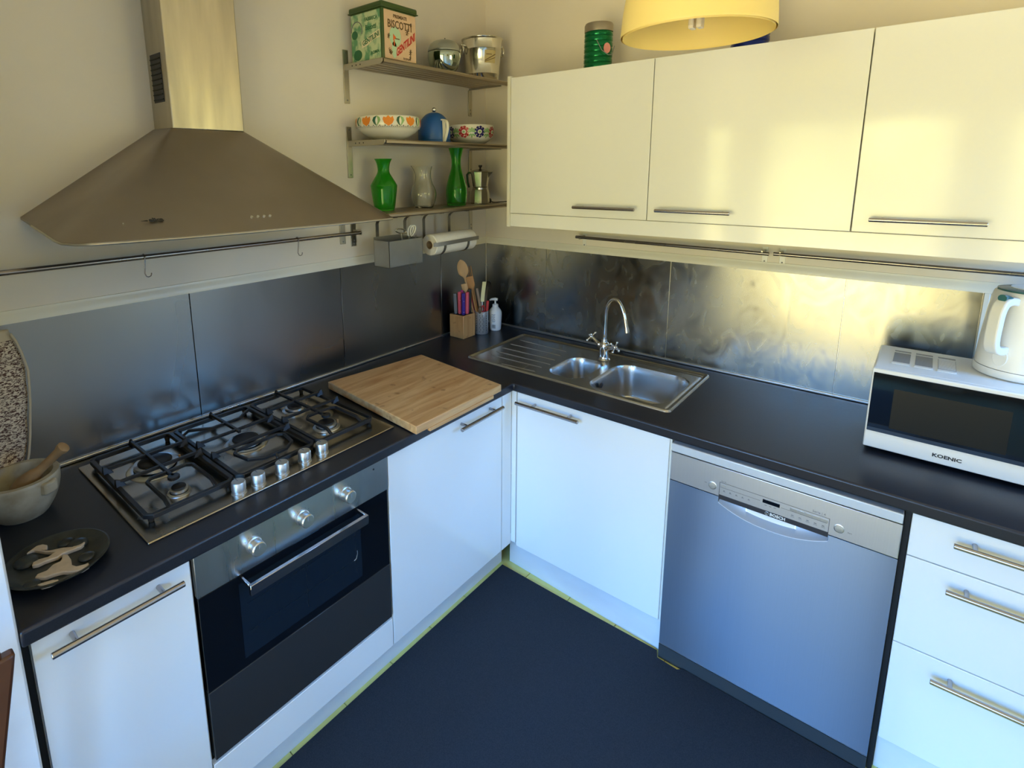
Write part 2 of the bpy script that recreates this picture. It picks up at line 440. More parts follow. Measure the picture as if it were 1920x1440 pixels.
# rear wall with a wide glazed opening to the garden, kept as four solid pieces in one wall
bm = B(); box(bm, 0, 0.02, RY-WT, RY, 0, CEIL); box(bm, 2.6, RX, RY-WT, RY, 0, CEIL); box(bm, 1.97, 2.16, RY-WT, RY, 0, 2.12); box(bm, 0.40, 0.56, RY-WT, RY, 0, 2.12); box(bm, 0.02, 2.6, RY-WT, RY, 2.12, CEIL)
struct('wall_rear', bm, M_wall)
bm = B(); box(bm, RX, RX+WT, RY-WT, -0.85, 0, CEIL); box(bm, RX, RX+WT, -0.15, WT, 0, CEIL); box(bm, RX, RX+WT, -0.85, -0.15, 0, 1.32); box(bm, RX, RX+WT, -0.85, -0.15, 2.12, CEIL)
struct('wall_right', bm, M_wall)
struct('ceiling', bx(-WT, RX+WT, RY-WT, WT, CEIL, CEIL+0.1), M_ceil)
floor = struct('floor', bx(-WT, RX+WT, RY-WT, WT, -0.08, -0.006), M_grout)
# glazed door frames open to the garden
def leafframe(name, x0, x1):
    bm = B(); y0, y1 = RY-0.09, RY-0.04
    box(bm, x0, x0+0.07, y0, y1, 0.0, 2.12); box(bm, x1-0.07, x1, y0, y1, 0.0, 2.12)
    box(bm, x0+0.07, x1-0.07, y0, y1, 2.05, 2.12); box(bm, x0+0.07, x1-0.07, y0, y1, 0.0, 0.10)
    f = struct(name, bm, M_frame)
    return f
leafframe('window_1', 0.02, 0.399); leafframe('window_2', 0.561, 1.969); leafframe('window_3', 2.161, 2.6)
bm = B()
for a, b, c, d in ((-0.85, -0.80, 1.32, 2.12), (-0.20, -0.15, 1.32, 2.12), (-0.80, -0.20, 2.07, 2.12), (-0.80, -0.20, 1.32, 1.37)):
    box(bm, RX+0.03, RX+0.08, a, b, c, d)
struct('added_side_window', bm, M_frame)  # unseen window, added to throw sky light on the oven run
# floor tiles (20 cm pitch), single pieces wherever the strip beside the plinths shows
tm = None
def tile(ix, iy):
    global tm
    x0 = 0.0965+0.2*ix; y0 = -0.661-0.1985*iy
    if tm is None:
        bm = B(); box(bm, 0.0012, 0.1988, -0.1973, -0.0012, -0.006, 0.0)
        tm = obj('tile', bm, M_tile, floor, bevel=0.001, seg=1); t = tm
    else:
        t = tm.copy(); COL.objects.link(t); t.parent = floor
    t.location = (x0, y0, 0)
for iy in range(-1, 8):
    for ix in range(2, 13):
        if iy <= 1 or ix <= 3: tile(ix, iy)

# ------------------------------------------------------------------ steel splashbacks
def panels(name, label, spans, wall, mat):
    t = thing(name, label, 'splashback', (0.002, spans[0][0], HT) if wall == 'L' else (spans[0][0], -0.002, HT))
    for i, (a, b) in enumerate(spans):
        g = 0.0012
        if wall == 'L': bm = bx(0.0005, 0.0045, a+g, b-g, HT+0.004, 1.308)
        else: bm = bx(a+g, b-g, -0.0045, -0.0005, HT+0.004, 1.308)
        obj('panel', bm, mat, t, bevel=0.0006, seg=1)
    bm = bx(0.0, 0.0004, spans[0][0], spans[-1][1], HT, 1.308) if wall == 'L' else bx(spans[0][0], spans[-1][1], -0.0004, 0.0, HT, 1.308)
    obj('backing', bm, M_ink if wall == 'L' else M_alu, t)
    return t
spL = panels('steel_splashback', 'brushed stainless steel splashback panels behind the gas hob', [(-2.195, -1.5785), (-1.5785, -0.972), (-0.972, -0.366), (-0.366, -0.006)], 'L', M_splashL)
spR = panels('steel_splashback', 'smeared stainless steel splashback panels behind the sink', [(0.006, 0.388), (0.388, 1.0076), (1.0076, 1.629), (1.629, 1.984)], 'R', M_splashR)
def trimbox(name, mat, *a, **k): return struct(name, bx(*a), mat, **k)
bm = B(); prism(bm, [(0, -2.2, 1.308), (0.012, -2.2, 1.308), (0.012, -2.2, 1.324), (0.006, -2.2, 1.332), (0.005, -2.2, 1.342), (0, -2.2, 1.342)], (0, 2.2, 0))
struct('trim_1', bm, M_whitem)
bm = B(); prism(bm, [(0.012, 0, 1.308), (0.012, -0.012, 1.308), (0.012, -0.012, 1.324), (0.012, -0.006, 1.332), (0.012, -0.005, 1.342), (0.012, 0, 1.342)], (2.6, 0, 0))
struct('trim_2', bm, M_whitem)
trimbox('trim_3', M_alu, 0.0, 0.012, -2.2, -0.0, HT, HT+0.011, bevel=0.003)
trimbox('trim_4', M_alu, 0.012, 2.6, -0.012, 0.0, HT, HT+0.011, bevel=0.003)
trimbox('trim_5', M_whitem, 1.985, 2.0, -0.012, 0.0, HT+0.011, 1.308, bevel=0.002)

# ================================================================== BASE CABINETS
FX = 0.627            # front plane of left run doors
FY = -0.627
def bar_handle(parent, p0, p1, out, posts, r=0.0068, pr=0.0052, name='handle'):
    """round bar handle with two posts going back along -out"""
    bm = B(); p0, p1, out = Vector(p0), Vector(p1), Vector(out)
    cyl(bm, p0, p1, r, n=20)
    for t in posts:
        q = p0.lerp(p1, t); cyl(bm, q, q-out, pr, n=14)
    return obj(name, bm, M_handle, parent, bevel=0.0008, seg=1, label='brushed steel bar handle')
# --- left run cabinet 1 (next to the wall end)
c = thing('base_cabinet', 'white base cabinet left of the built-in oven, by the wall end', 'cabinet', (0.3, -2.04, 0.0))
obj('body', bx(0.02, 0.606, -2.188, -1.894, 0.13, HB-0.004), M_whitem, c)
d = obj('door', bx(0.608, FX, -2.188, -1.895, 0.139, 0.828), M_white, c, bevel=0.0015)
bar_handle(d, (0.662, -2.166, 0.80), (0.662, -1.922, 0.80), (0.035, 0, 0), (0.17, 0.83))
trimbox('gap_shade_1', M_black, 0.58, 0.60, -2.203, -2.189, 0.0, HB)  # black strip in the door-to-wall gap, its colour standing in for shade
# --- oven housing + oven
c = thing('oven_housing', 'white oven housing cabinet with a low white front strip under the oven', 'cabinet', (0.3, -1.59, 0.0))
obj('side_panel', bx(0.02, 0.612, -1.892, -1.889, 0.13, HB-0.004), M_white, c)
obj('side_panel', bx(0.02, 0.612, -1.2935, -1.2915, 0.13, HB-0.004), M_white, c)
obj('front_strip', bx(0.608, FX, -1.891, -1.2945, 0.139, 0.243), M_white, c, bevel=0.0015)
ov = thing('built_in_oven', 'built-in electric oven with steel fascia and black glass door under the hob', 'oven', (0.35, -1.59, 0.25))
obj('cavity_body', bx(0.06, 0.604, -1.883, -1.299, 0.25, 0.826), M_black, ov)
fas = obj('control_panel', bx(0.604, 0.630, -1.887, -1.296, 0.716, 0.8275), M_ovp, ov, bevel=0.0015)
for yy, zz in ((-1.742, 0.7775), (-1.602, 0.7795), (-1.459, 0.7795)):
    bm = B(); lathe(bm, [(0.0, 0.0), (0.021, 0.0), (0.021, 0.004), (0.018, 0.0055), (0.0175, 0.016), (0.0185, 0.0175), (0.0185, 0.028), (0.0165, 0.0305), (0, 0.0305)], (0.630, yy, zz), 32, (1, 0, 0))
    k = obj('knob', bm, M_knob, fas)
    obj('pointer', bx(0.6602, 0.6612, yy-0.0012, yy+0.0012, zz+0.002, zz+0.016), M_inkg, k)
bm = B(); cyl(bm, (0.630, -1.351, 0.8075), (0.6315, -1.351, 0.8075), 0.0028, n=14)
obj('indicator_light', bm, M_ink, fas)
for yy in (-1.742, -1.602, -1.459):
    bm = B()
    for a in range(-2, 3):
        w = a*0.45; box(bm, 0.6301, 0.6304, yy+math.sin(w)*0.027-0.0009, yy+math.sin(w)*0.027+0.0009, 0.779+math.cos(w)*0.0255-0.0009, 0.779+math.cos(w)*0.0255+0.0009)
    obj('dial_marks', bm, M_inkg, fas, smooth=0)
dr = obj('door', bx(0.604, 0.627, -1.885, -1.298, 0.4515, 0.7135), M_blackglass, ov, bevel=0.001, label='black glass oven door')
obj('window', bx(0.627, 0.6274, -1.788, -1.408, 0.476, 0.690), M_inner, dr)
bm = B()
for zz in (0.545, 0.625):
    box(bm, 0.6274, 0.6277, -1.77, -1.43, zz, zz+0.0012)
for yy in (-1.60, -1.43): box(bm, 0.6274, 0.6277, yy, yy+0.001, 0.50, 0.67)
obj('inner_rack', bm, principled('rack_glimpse', (0.05, 0.06, 0.07), 0.3, 0.8), dr, smooth=0)
bm = B(); tube(bm, [(0.6282, -1.437, 0.545), (0.6282, -1.429, 0.548), (0.6282, -1.424, 0.562), (0.6282, -1.4245, 0.572)], 0.0011, 6)
obj('hinge_clip', bm, M_knob, dr)
obj('lower_band', bx(0.6045, 0.6285, -1.885, -1.298, 0.2535, 0.4505), M_greyglass, ov, bevel=0.001, label='dark grey lower glass band')
bm = B()
box(bm, 0.671, 0.682, -1.784, -1.418, 0.684, 0.712)
box(bm, 0.627, 0.671, -1.784, -1.778, 0.700, 0.712); box(bm, 0.627, 0.671, -1.424, -1.418, 0.700, 0.712)
obj('handle', bm, M_handle, ov, bevel=0.001, seg=1, label='squared steel oven handle')
# --- left run cabinet 2 (right of oven)
c = thing('base_cabinet', 'white base cabinet right of the oven, below the cutting board', 'cabinet', (0.3, -0.99, 0.0))
obj('body', bx(0.02, 0.606, -1.290, -0.696, 0.13, HB-0.004), M_whitem, c)
d = obj('door', bx(0.608, FX, -1.2905, -0.694, 0.139, 0.828), M_white, c, bevel=0.0015)
bar_handle(d, (0.662, -0.977, 0.80), (0.662, -0.732, 0.80), (0.035, 0, 0), (0.15, 0.83))
bm = B(); box(bm, 0.606, FX, -0.690, -0.628, 0.139, 0.828); box(bm, FX, 0.650, -0.628, -0.610, 0.150, 0.828)
o = obj('corner_filler', bm, M_white, loc=(0.62, -0.65, 0.139), bevel=0.0012)
tag(o, 'narrow white filler post in the inner corner between the two door runs', 'filler panel')
# --- sink cabinet
c = thing('sink_cabinet', 'white base cabinet with one wide door under the sink', 'cabinet', (0.96, -0.3, 0.0))
obj('body', bx(0.656, 1.262, -0.606, -0.57, 0.13, HB-0.004), M_whitem, c)
obj('side_panel', bx(1.255, 1.268, -0.62, -0.02, 0.13, HB-0.004), M_whitem, c)
d = obj('door', bx(0.654, 1.262, FY, -0.608, 0.139, 0.826), M_white, c, bevel=0.0015)
bar_handle(d, (0.668, -0.662, 0.795), (0.943, -0.662, 0.798), (0, -0.035, 0), (0.26, 0.83))
# --- drawer unit
c = thing('drawer_cabinet', 'white base cabinet with three drawers right of the dishwasher', 'cabinet', (2.18, -0.3, 0.0))
obj('body', bx(1.884, 2.48, -0.606, -0.02, 0.13, HB-0.004), M_whitem, c)
for z0, z1, hz in ((0.7085, 0.829, 0.792), (0.449, 0.7055, 0.664), (0.136, 0.446, 0.403)):
    d = obj('drawer', bx(1.884, 2.482, FY, -0.608, z0, z1), M_white, c, bevel=0.0015)
    bar_handle(d, (1.966, -0.662, hz), (2.40, -0.662, hz), (0, -0.035, 0), (0.09, 0.91))
# --- plinths
o = obj('plinth_board', bx(0.545, 0.560, -2.20, -0.60, 0.0, 0.13), M_plinth, loc=(0.55, -1.4, 0), bevel=0.001)
tag(o, 'grey-white plinth board under the oven run of cabinets', 'plinth')
bm = B(); prism(bm, [(0.585, -0.575, 0.0), (1.264, -0.606, 0.0), (1.264, -0.592, 0.0), (0.585, -0.561, 0.0)], (0, 0, 0.134))
o = obj('plinth_board', bm, M_plinth, loc=(0.92, -0.59, 0), bevel=0.001)
tag(o, 'white plinth board under the sink cabinet door', 'plinth')
o = obj('plinth_board', bx(1.884, 2.482, -0.59, -0.575, 0.0, 0.131), M_plinth, loc=(2.18, -0.58, 0), bevel=0.001)
tag(o, 'white plinth board under the three-drawer cabinet', 'plinth')

# ------------------------------------------------------------------ dishwasher
DX0, DX1 = 1.2725, 1.8685
dw = thing('dishwasher', 'stainless steel dishwasher with curved grip between sink cabinet and drawers', 'dishwasher', (1.57, -0.3, 0.0))
obj('body', bx(DX0+0.003, DX1-0.003, -0.60, -0.03, 0.06, 0.818), M_black, dw)
obj('top_strip', bx(DX0+0.001, DX1-0.001, -0.640, -0.600, 0.7925, 0.8205), principled('dishwasher_white_top', (0.75, 0.78, 0.80), 0.25, 0.35), dw, bevel=0.003, label='bright upper lip')
# fascia
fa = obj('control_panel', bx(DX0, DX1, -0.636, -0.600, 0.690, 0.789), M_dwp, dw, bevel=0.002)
PX0, PX1 = 1.4255, 1.7145
bm = B()
y = -0.6364
for x0, x1, z0, z1 in ((PX0, PX1, 0.7385, 0.7395), (PX0, PX0+0.0012, 0.69, 0.7395), (PX1-0.0012, PX1, 0.69, 0.7395), (PX0+0.004, 1.54, 0.7225, 0.7232), (1.595, PX1-0.006, 0.7225, 0.7232)):
    box(bm, x0, x1, y, -0.636, z0, z1)
obj('panel_outline', bm, M_ink, fa, smooth=0)
obj('display', bx(1.547, 1.592, -0.6368, -0.636, 0.7205, 0.7315), M_blackglass, fa)
obj('key', bx(1.4285, 1.4435, -0.6378, -0.636, 0.7275, 0.7335), M_knob, fa, bevel=0.0006, seg=1)
for i in range(5):
    x = 1.618+i*0.0188
    obj('key', bx(x, x+0.0172, -0.6378, -0.636, 0.7245, 0.7335), M_knob, fa, bevel=0.0006, seg=1)
bm = B()
for i in range(5):
    x = 1.437+i*0.0175; box(bm, x, x+0.007, y, -0.636, 0.7105, 0.7115); box(bm, x+0.001, x+0.005, y, -0.636, 0.7125, 0.7150)
for i in range(5):
    x = 1.6215+i*0.0188; box(bm, x, x+0.009, y, -0.636, 0.7065, 0.7075); box(bm, x+0.001, x+0.007, y, -0.636, 0.7100, 0.7125)
for i in range(3): box(bm, 1.553+i*0.012, 1.559+i*0.012, y, -0.636, 0.7135, 0.715)
obj('symbols', bm, M_inkg, fa, smooth=0, kind='stuff')
for x in (1.4055, 1.7375):
    bm = B(); lathe(bm, [(0, 0), (0.0125, 0), (0.0125, 0.001), (0.0105, 0.0016), (0.0098, 0.0036), (0, 0.0042)], (x, -0.636, 0.7195), 32, (0, -1, 0))
    bt = obj('button', bm, M_knob, fa)
    bm = B(); tube(bm, [(x+0.0112*math.cos(a*PI/12), -0.6366, 0.7195+0.0112*math.sin(a*PI/12)) for a in range(24)], 0.0007, 6, closed=True)
    obj('ring', bm, M_inkg, bt)
text('lettering', 'Serie | 4', 0.0095, (1.688, -0.6362, 0.7465), (1, 0, 0), (0, 0, 1), M_inkg, fa)
text('lettering', 'Eco 50', 0.005, (1.437, -0.6362, 0.7435), (1, 0, 0), (0, 0, 1), M_inkg, fa)
text('lettering', 'On', 0.005, (1.385, -0.6362, 0.7225), (1, 0, 0), (0, 0, 1), M_inkg, fa)
text('lettering', 'Start', 0.005, (1.762, -0.6362, 0.7165), (1, 0, 0), (0, 0, 1), M_inkg, fa)
# door with hollow grip: lower edge of the hollow is a bulging arc
def grip_z(x):
    u = (x-1.5695)/0.1465
    return 0.671-0.030*(1-abs(u)**2.2)
bm = B()
nx = 48
xs = [DX0]+[PX0-0.001+(PX1-PX0+0.002)*i/nx for i in range(nx+1)]+[DX1]
ztop = [0.6865]+[grip_z(PX0-0.001+(PX1-PX0+0.002)*i/nx) for i in range(nx+1)]+[0.6865]
topv = []; botv = []
def col(x, zt, yf): return [bm.verts.new((x, yf, 0.0585)), bm.verts.new((x, yf, zt)), bm.verts.new((x, -0.603, zt)), bm.verts.new((x, -0.603, 0.0585))]
cols = [col(DX0, 0.6865, -0.632), col(PX0-0.001, 0.6865, -0.632)]
for i in range(nx+1): cols.append(col(xs[1+i], ztop[1+i], -0.632))
cols += [col(PX1+0.001, 0.6865, -0.632), col(DX1, 0.6865, -0.632)]
for a, b in zip(cols, cols[1:]):
    for i in range(4):
        try: bm.faces.new((a[i], a[(i+1) % 4], b[(i+1) % 4], b[i]))
        except ValueError: pass
bm.faces.new(cols[0]); bm.faces.new(cols[-1][::-1])
bmesh.ops.remove_doubles(bm, verts=bm.verts[:], dist=1e-5)
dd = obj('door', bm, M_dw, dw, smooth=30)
# grip lip: protruding curved scoop
bm = B(); prev = None
for i in range(nx+1):
    x = PX0+(PX1-PX0)*i/nx; u = (x-1.5695)/0.1465; bul = 0.007*(1-abs(u)**2.6); z = grip_z(x)
    sec = [(-0.605, 0.692), (-0.610, z+0.010), (-0.626-bul*0.6, z+0.002), (-0.634-bul, z-0.0005), (-0.634-bul, z-0.003), (-0.604, z-0.004)]
    cur = [bm.verts.new((x, a, b)) for a, b in sec]
    if prev: bridge(bm, prev, cur)
    else: bm.faces.new(cur[::-1])
    prev = cur
bm.faces.new(prev)
obj('grip', bm, principled('grip_painted_reflection', (0.70, 0.75, 0.82), 0.35, 0.35), dd, smooth=60, label='curved grip under the control panel, window reflection painted in')  # pale base colour stands in for the window's reflection in the scoop
bs = obj('brand_strip', bx(PX0+0.0005, PX1-0.0005, -0.6366, -0.6060, 0.6825, 0.6975), M_ink, dw)
text('lettering', 'BOSCH', 0.0125, (1.589, -0.6370, 0.6899), (1, 0, 0), (0, 0, 1), M_plastic, bs, bold=0.0004)
bm = B(); tube(bm, [(1.561+0.0048*math.cos(a*PI/10), -0.6368, 0.6899+0.0048*math.sin(a*PI/10)) for a in range(20)], 0.0007, 6, closed=True); box(bm, 1.5595, 1.5603, -0.6373, -0.6366, 0.687, 0.693); box(bm, 1.5617, 1.5625, -0.6373, -0.6366, 0.687, 0.693); box(bm, 1.5600, 1.562, -0.6373, -0.6366, 0.6895, 0.6903)
obj('emblem', bm, M_knob, bs)
obj('edge_strip', bx(DX0, PX0-0.001, -0.634, -0.63, 0.6875, 0.6892), M_chrome, dw); obj('edge_strip', bx(PX1+0.001, DX1-0.008, -0.634, -0.63, 0.6875, 0.6892), M_chrome, dw)
obj('edge_strip', bx(DX0, DX1, -0.6335, -0.628, 0.0555, 0.0578), M_chrome, dw)
obj('kick_panel', bx(DX0, DX1, -0.634, -0.612, 0.0, 0.055), principled('dark_grey_kick', (0.035, 0.042, 0.045), 0.5), dw)
struct('gap_shade_2', bx(1.870, 1.8825, -0.61, -0.59, 0.0, HB), M_black)  # black filler beside the drawers, painting the darkness of the gap
struct('trim_8', bx(0.654, 1.884, -0.632, -0.60, 0.8295, 0.8315), principled('chipped_edge_brown', (0.12, 0.06, 0.03), 0.8))

# ================================================================== WORKTOP with cut-outs
HX0, HX1, HY0, HY1 = 0.06, 0.567, -1.955, -1.205     # hob
SX0, SX1, SY0, SY1 = 0.305, 1.222, -0.530, -0.078    # sink
def worktop():
    bm = B()
    xs = sorted({0.0, 0.645, HX0+0.02, HX1-0.02, SX0+0.012, SX1-0.012, 2.6})
    ys = sorted({-2.203, -0.643, HY0+0.02, HY1-0.02, SY0+0.012, SY1-0.012, 0.0})
    V = {}
    def v(x, y):
        if (x, y) not in V: V[(x, y)] = bm.verts.new((x, y, HT))
        return V[(x, y)]
    for i in range(len(xs)-1):
        for j in range(len(ys)-1):
            cx, cy = (xs[i]+xs[i+1])/2, (ys[j]+ys[j+1])/2
            if cx > 0.645 and cy < -0.643: continue
            if HX0 < cx < HX1 and HY0 < cy < HY1: continue
            if SX0 < cx < SX1 and SY0 < cy < SY1: continue
            bm.faces.new((v(xs[i], ys[j]), v(xs[i+1], ys[j]), v(xs[i+1], ys[j+1]), v(xs[i], ys[j+1])))
    r = bmesh.ops.extrude_face_region(bm, geom=bm.faces[:])
    bmesh.ops.translate(bm, vec=(0, 0, HB-HT), verts=[g for g in r['geom'] if isinstance(g, bmesh.types.BMVert)])
    return bm
o = obj('worktop', worktop(), M_top, loc=(0.3, -0.3, HB), bevel=0.006, seg=3, smooth=30)
tag(o, 'continuous dark slate-grey L-shaped worktop with a rounded front edge', 'worktop')

# ================================================================== SINK
def sd_rr(x, y, x0, x1, y0, y1, r):
    cx, cy = (x0+x1)/2, (y0+y1)/2; qx = abs(x-cx)-(x1-x0)/2+r; qy = abs(y-cy)-(y1-y0)/2+r
    return math.hypot(max(qx, 0), max(qy, 0))+min(max(qx, qy), 0)-r
SB = (0.672, 0.832, -0.462, -0.205)
LB = (0.872, 1.185, -0.495, -0.160)
def sstep(t): t = max(0, min(1, t)); return t*t*(3-2*t)
ZS = HT+0.004
def sink_z(x, y):
    d = sd_rr(x, y, SX0, SX1, SY0, SY1, 0.02)
    z = ZS
    z += 0.004*math.exp(-((d+0.006)/0.004)**2)               # raised rim
    if d > -0.0015: z = HT+0.0005
    din = -d
    z -= 0.003*sstep((din-0.012)/0.008)                       # recessed field
    # drainer grooves (ridges)
    if x < 0.66:
        for k in range(6):
            yk = -0.165-0.0625*k; x1 = 0.615-0.004*k if k < 3 else 0.63
            if 0.345 < x < x1: z += 0.0*math.exp(-((y-yk)/0.0034)**2)*sstep((x-0.345)/0.02)*sstep((x1-x)/0.02)
    ds = sd_rr(x, y, *SB, 0.06); dl = sd_rr(x, y, *LB, 0.075)
    if ds < 0: z -= 0.10*sstep(-ds/0.022)+0.012*sstep(-ds/0.06)
    if dl < 0: z -= 0.135*sstep(-dl/0.024)+0.014*sstep(-dl/0.09)
    # right-hand channel beside the large bowl
    z -= 0.003*math.exp(-((x-1.200)/0.004)**2)*(1 if SY0+0.03 < y < SY1-0.02 else 0)
    z -= 0.003*math.exp(-((y+0.112)/0.004)**2)*(1 if 0.86 < x < 1.20 else 0)
    return z, ds, dl
sk = thing('kitchen_sink', 'stainless steel one and a half bowl sink with grooved drainer', 'sink', (0.76, -0.3, HT))
NXS, NYS = 306, 152
parts = {'drainer': B(), 'small_bowl': B(), 'large_bowl': B()}
vc = {k: {} for k in parts}
def sv(k, i, j):
    if (i, j) not in vc[k]:
        x = SX0+(SX1-SX0)*i/NXS; yy = SY0+(SY1-SY0)*j/NYS
        # round the outer corners by pulling border vertices onto the rounded outline
        d = sd_rr(x, yy, SX0, SX1, SY0, SY1, 0.02)
        z = sink_z(x, yy)[0]
        if d > 0:
            cx = min(max(x, SX0+0.02), SX1-0.02); cy = min(max(yy, SY0+0.02), SY1-0.02)
            l = math.hypot(x-cx, yy-cy); x = cx+(x-cx)*0.02/l; yy = cy+(yy-cy)*0.02/l; z = HT+0.0005
        vc[k][(i, j)] = parts[k].verts.new((x, yy, z))
    return vc[k][(i, j)]
for i in range(NXS):
    for j in range(NYS):
        x = SX0+(SX1-SX0)*(i+.5)/NXS; yy = SY0+(SY1-SY0)*(j+.5)/NYS
        if sd_rr(x, yy, SX0, SX1, SY0, SY1, 0.02) > 0.004: continue
        _, ds, dl = sink_z(x, yy)
        k = 'small_bowl' if ds < 0 else 'large_bowl' if dl < 0 else 'drainer'
        parts[k].faces.new((sv(k, i, j), sv(k, i+1, j), sv(k, i+1, j+1), sv(k, i, j+1)))
for k, bm in parts.items():
    o = obj(k, bm, M_sink, sk, smooth=180, fix=False)
    if k != 'drainer':
        cx, cy = ((SB[0]+SB[1])/2, (SB[2]+SB[3])/2) if k == 'small_bowl' else ((LB[0]+LB[1])/2, (LB[2]+LB[3])/2)
        z = sink_z(cx, cy)[0]
        bm = B(); lathe(bm, [(0, 0.001), (0.012, 0.001), (0.02, 0.002), (0.032, 0.003), (0.04, 0.002), (0.042, 0.0005)], (cx, cy, z), 32)
        obj('drain', bm, M_chrome, o)
        if k == 'large_bowl':
            bm = B(); cyl(bm, (0.8865, -0.375, 0.835), (0.892, -0.375, 0.834), 0.011, n=20)
            obj('overflow', bm, M_ink, o)
for xa, ya, xb, yb in ((0.350, -0.170, 0.618, -0.182), (0.350, -0.250, 0.624, -0.246), (0.353, -0.320, 0.636, -0.314), (0.362, -0.380, 0.650, -0.374), (0.385, -0.436, 0.640, -0.428), (0.480, -0.498, 0.645, -0.486)):
    bm = B(); tube(bm, [(xa, ya, ZS-0.0045), (xa+0.01, ya, ZS-0.0033), (xb-0.01, yb, ZS-0.0033), (xb, yb, ZS-0.0045)], 0.0032, 10)
    obj('drainer_ridge', bm, M_sink, sk)
bm = B(); tube(bm, [(0.56, -0.150, ZS-0.0045), (0.585, -0.500, ZS-0.0045)], 0.0025, 8); obj('drainer_ridge', bm, M_sink, sk)
# ------------------------------------------------------------------ tap
tp = thing('mixer_tap', 'chrome swan-neck mixer tap with two cross handles behind the sink bowls', 'tap', (0.795, -0.165, ZS-0.003))
bm = B(); c0 = (0.795, -0.165, ZS-0.003)
lathe(bm, smooth_prof([(0, 0), (0.026, 0), (0.026, 0.004), (0.022, 0.010), (0.0205, 0.03), (0.023, 0.055), (0.021, 0.072), (0.013, 0.082), (0.0125, 0.092), (0, 0.093)], 3), c0, 32)
obj('body', bm, M_chrome, tp)
bm = B(); pts = [(0.795, -0.165, 0.955), (0.795, -0.165, 1.02), (0.796, -0.165, 1.075), (0.802, -0.166, 1.108), (0.815, -0.168, 1.133), (0.833, -0.172, 1.146), (0.853, -0.175, 1.143), (0.872, -0.178, 1.122), (0.888, -0.182, 1.087), (0.897, -0.184, 1.052), (0.902, -0.185, 1.030)]
pts = smooth_prof(pts, 4)
tube(bm, pts, 0.0078, 18); obj('spout', bm, M_chrome, tp)
bm = B(); cyl(bm, (0.9015, -0.185, 1.034), (0.905, -0.186, 1.014), 0.0102, 0.0102, 20); obj('aerator', bm, M_chrome, tp, bevel=0.001)
for s, tipp in ((-1, (0.735, -0.165, 0.957)), (1, (0.852, -0.19, 0.940))):
    b0 = Vector((0.795, -0.168, 0.918)); t1 = Vector(tipp); d = (t1-b0).normalized()
    bm = B()
    tube(bm, [b0+d*0.008, b0+d*0.02, b0+d*0.028, b0+d*0.036, b0+d*0.05, t1], [0.013, 0.0125, 0.014, 0.009, 0.0075, 0.0075], 20)
    arm = obj('arm', bm, M_chrome, tp)
    u, v = frame_of(d); q = t1+d*0.006
    bm = B(); ball(bm, q, 0.0095, 14)
    for e in (u+v, u-v):
        e = e.normalized(); tube(bm, [q-e*0.023, q+e*0.023], 0.0036, 10)
        ball(bm, q-e*0.025, 0.0062, 12); ball(bm, q+e*0.025, 0.0062, 12)
    ball(bm, q+d*0.010, 0.005, 12)
    obj('cross_handle', bm, M_chrome, tp)

# ================================================================== HOB
hb = thing('gas_hob', 'stainless steel five-burner gas hob with black iron pan supports', 'hob', (0.31, -1.58, HT))
bm = B(); box(bm, HX0, HX1, HY0, HY1, HT+0.0003, HT+0.006)
obj('plate', bm, M_hob, hb, bevel=0.004, seg=3)
ZP = HT+0.006
def burner(x, y, r, h=0.014):
    bm = B(); lathe(bm, [(0, 0), (r*1.42, 0), (r*1.36, 0.003), (r*1.12, 0.005), (r*1.05, 0.004)], (x, y, ZP), 40)
    lathe(bm, [(r*0.92, 0.002), (r*0.95, h*0.45), (r*1.04, h*0.5), (r*1.04, h), (r*0.9, h+0.001), (0, h+0.001)], (x, y, ZP), 40)
    b = obj('burner', bm, M_knob, hb)
    bm = B(); lathe(bm, [(0, h+0.001), (r*0.80, h+0.001), (r*0.84, h+0.003), (r*0.80, h+0.005), (r*0.7, h+0.006), (0, h+0.007)], (x, y, ZP), 40)
    obj('cap', bm, M_cap, b)
    if r > 0.03:
        bm = B(); cyl(bm, (x+0.01, y+r*1.2, ZP), (x+0.01, y+r*1.2, ZP+0.016), 0.003, n=10); obj('igniter', bm, M_spoon, b)
burner(0.232, -1.812, 0.052, 0.018); burner(0.412, -1.822, 0.021); burner(0.302, -1.578, 0.046, 0.017)
burner(0.205, -1.342, 0.032); burner(0.398, -1.350, 0.031)
for x, y in ((0.535, -1.722), (0.537, -1.668), (0.536, -1.596), (0.530, -1.520), (0.528, -1.459)):
    bm = B(); lathe(bm, [(0, 0), (0.0195, 0), (0.0195, 0.0025), (0.0165, 0.004), (0.0165, 0.009), (0.0185, 0.011), (0.018, 0.030), (0.0165, 0.0325), (0, 0.033)], (x, y, ZP), 32)
    k = obj('control_knob', bm, M_knob, hb)
    obj('pointer', bx(x-0.014, x-0.002, y-0.0010, y+0.0010, ZP+0.0329, ZP+0.0338), M_inkg, k)
def bar(bm, pts, w=0.009, h=0.011):
    pts = [Vector(p) for p in pts]; prev = None
    for i, p in enumerate(pts):
        t = (pts[min(i+1, len(pts)-1)]-pts[max(i-1, 0)]); t.z = 0; t.normalize(); s = Vector((-t.y, t.x, 0))
        q = [bm.verts.new(p+s*(a*w/2)+Vector((0, 0, b*h/2))) for a, b in ((-1, -1), (1, -1), (1, 1), (-1, 1))]
        if prev: bridge(bm, prev, q)
        else: bm.faces.new(q[::-1])
        prev = q
    bm.faces.new(prev)
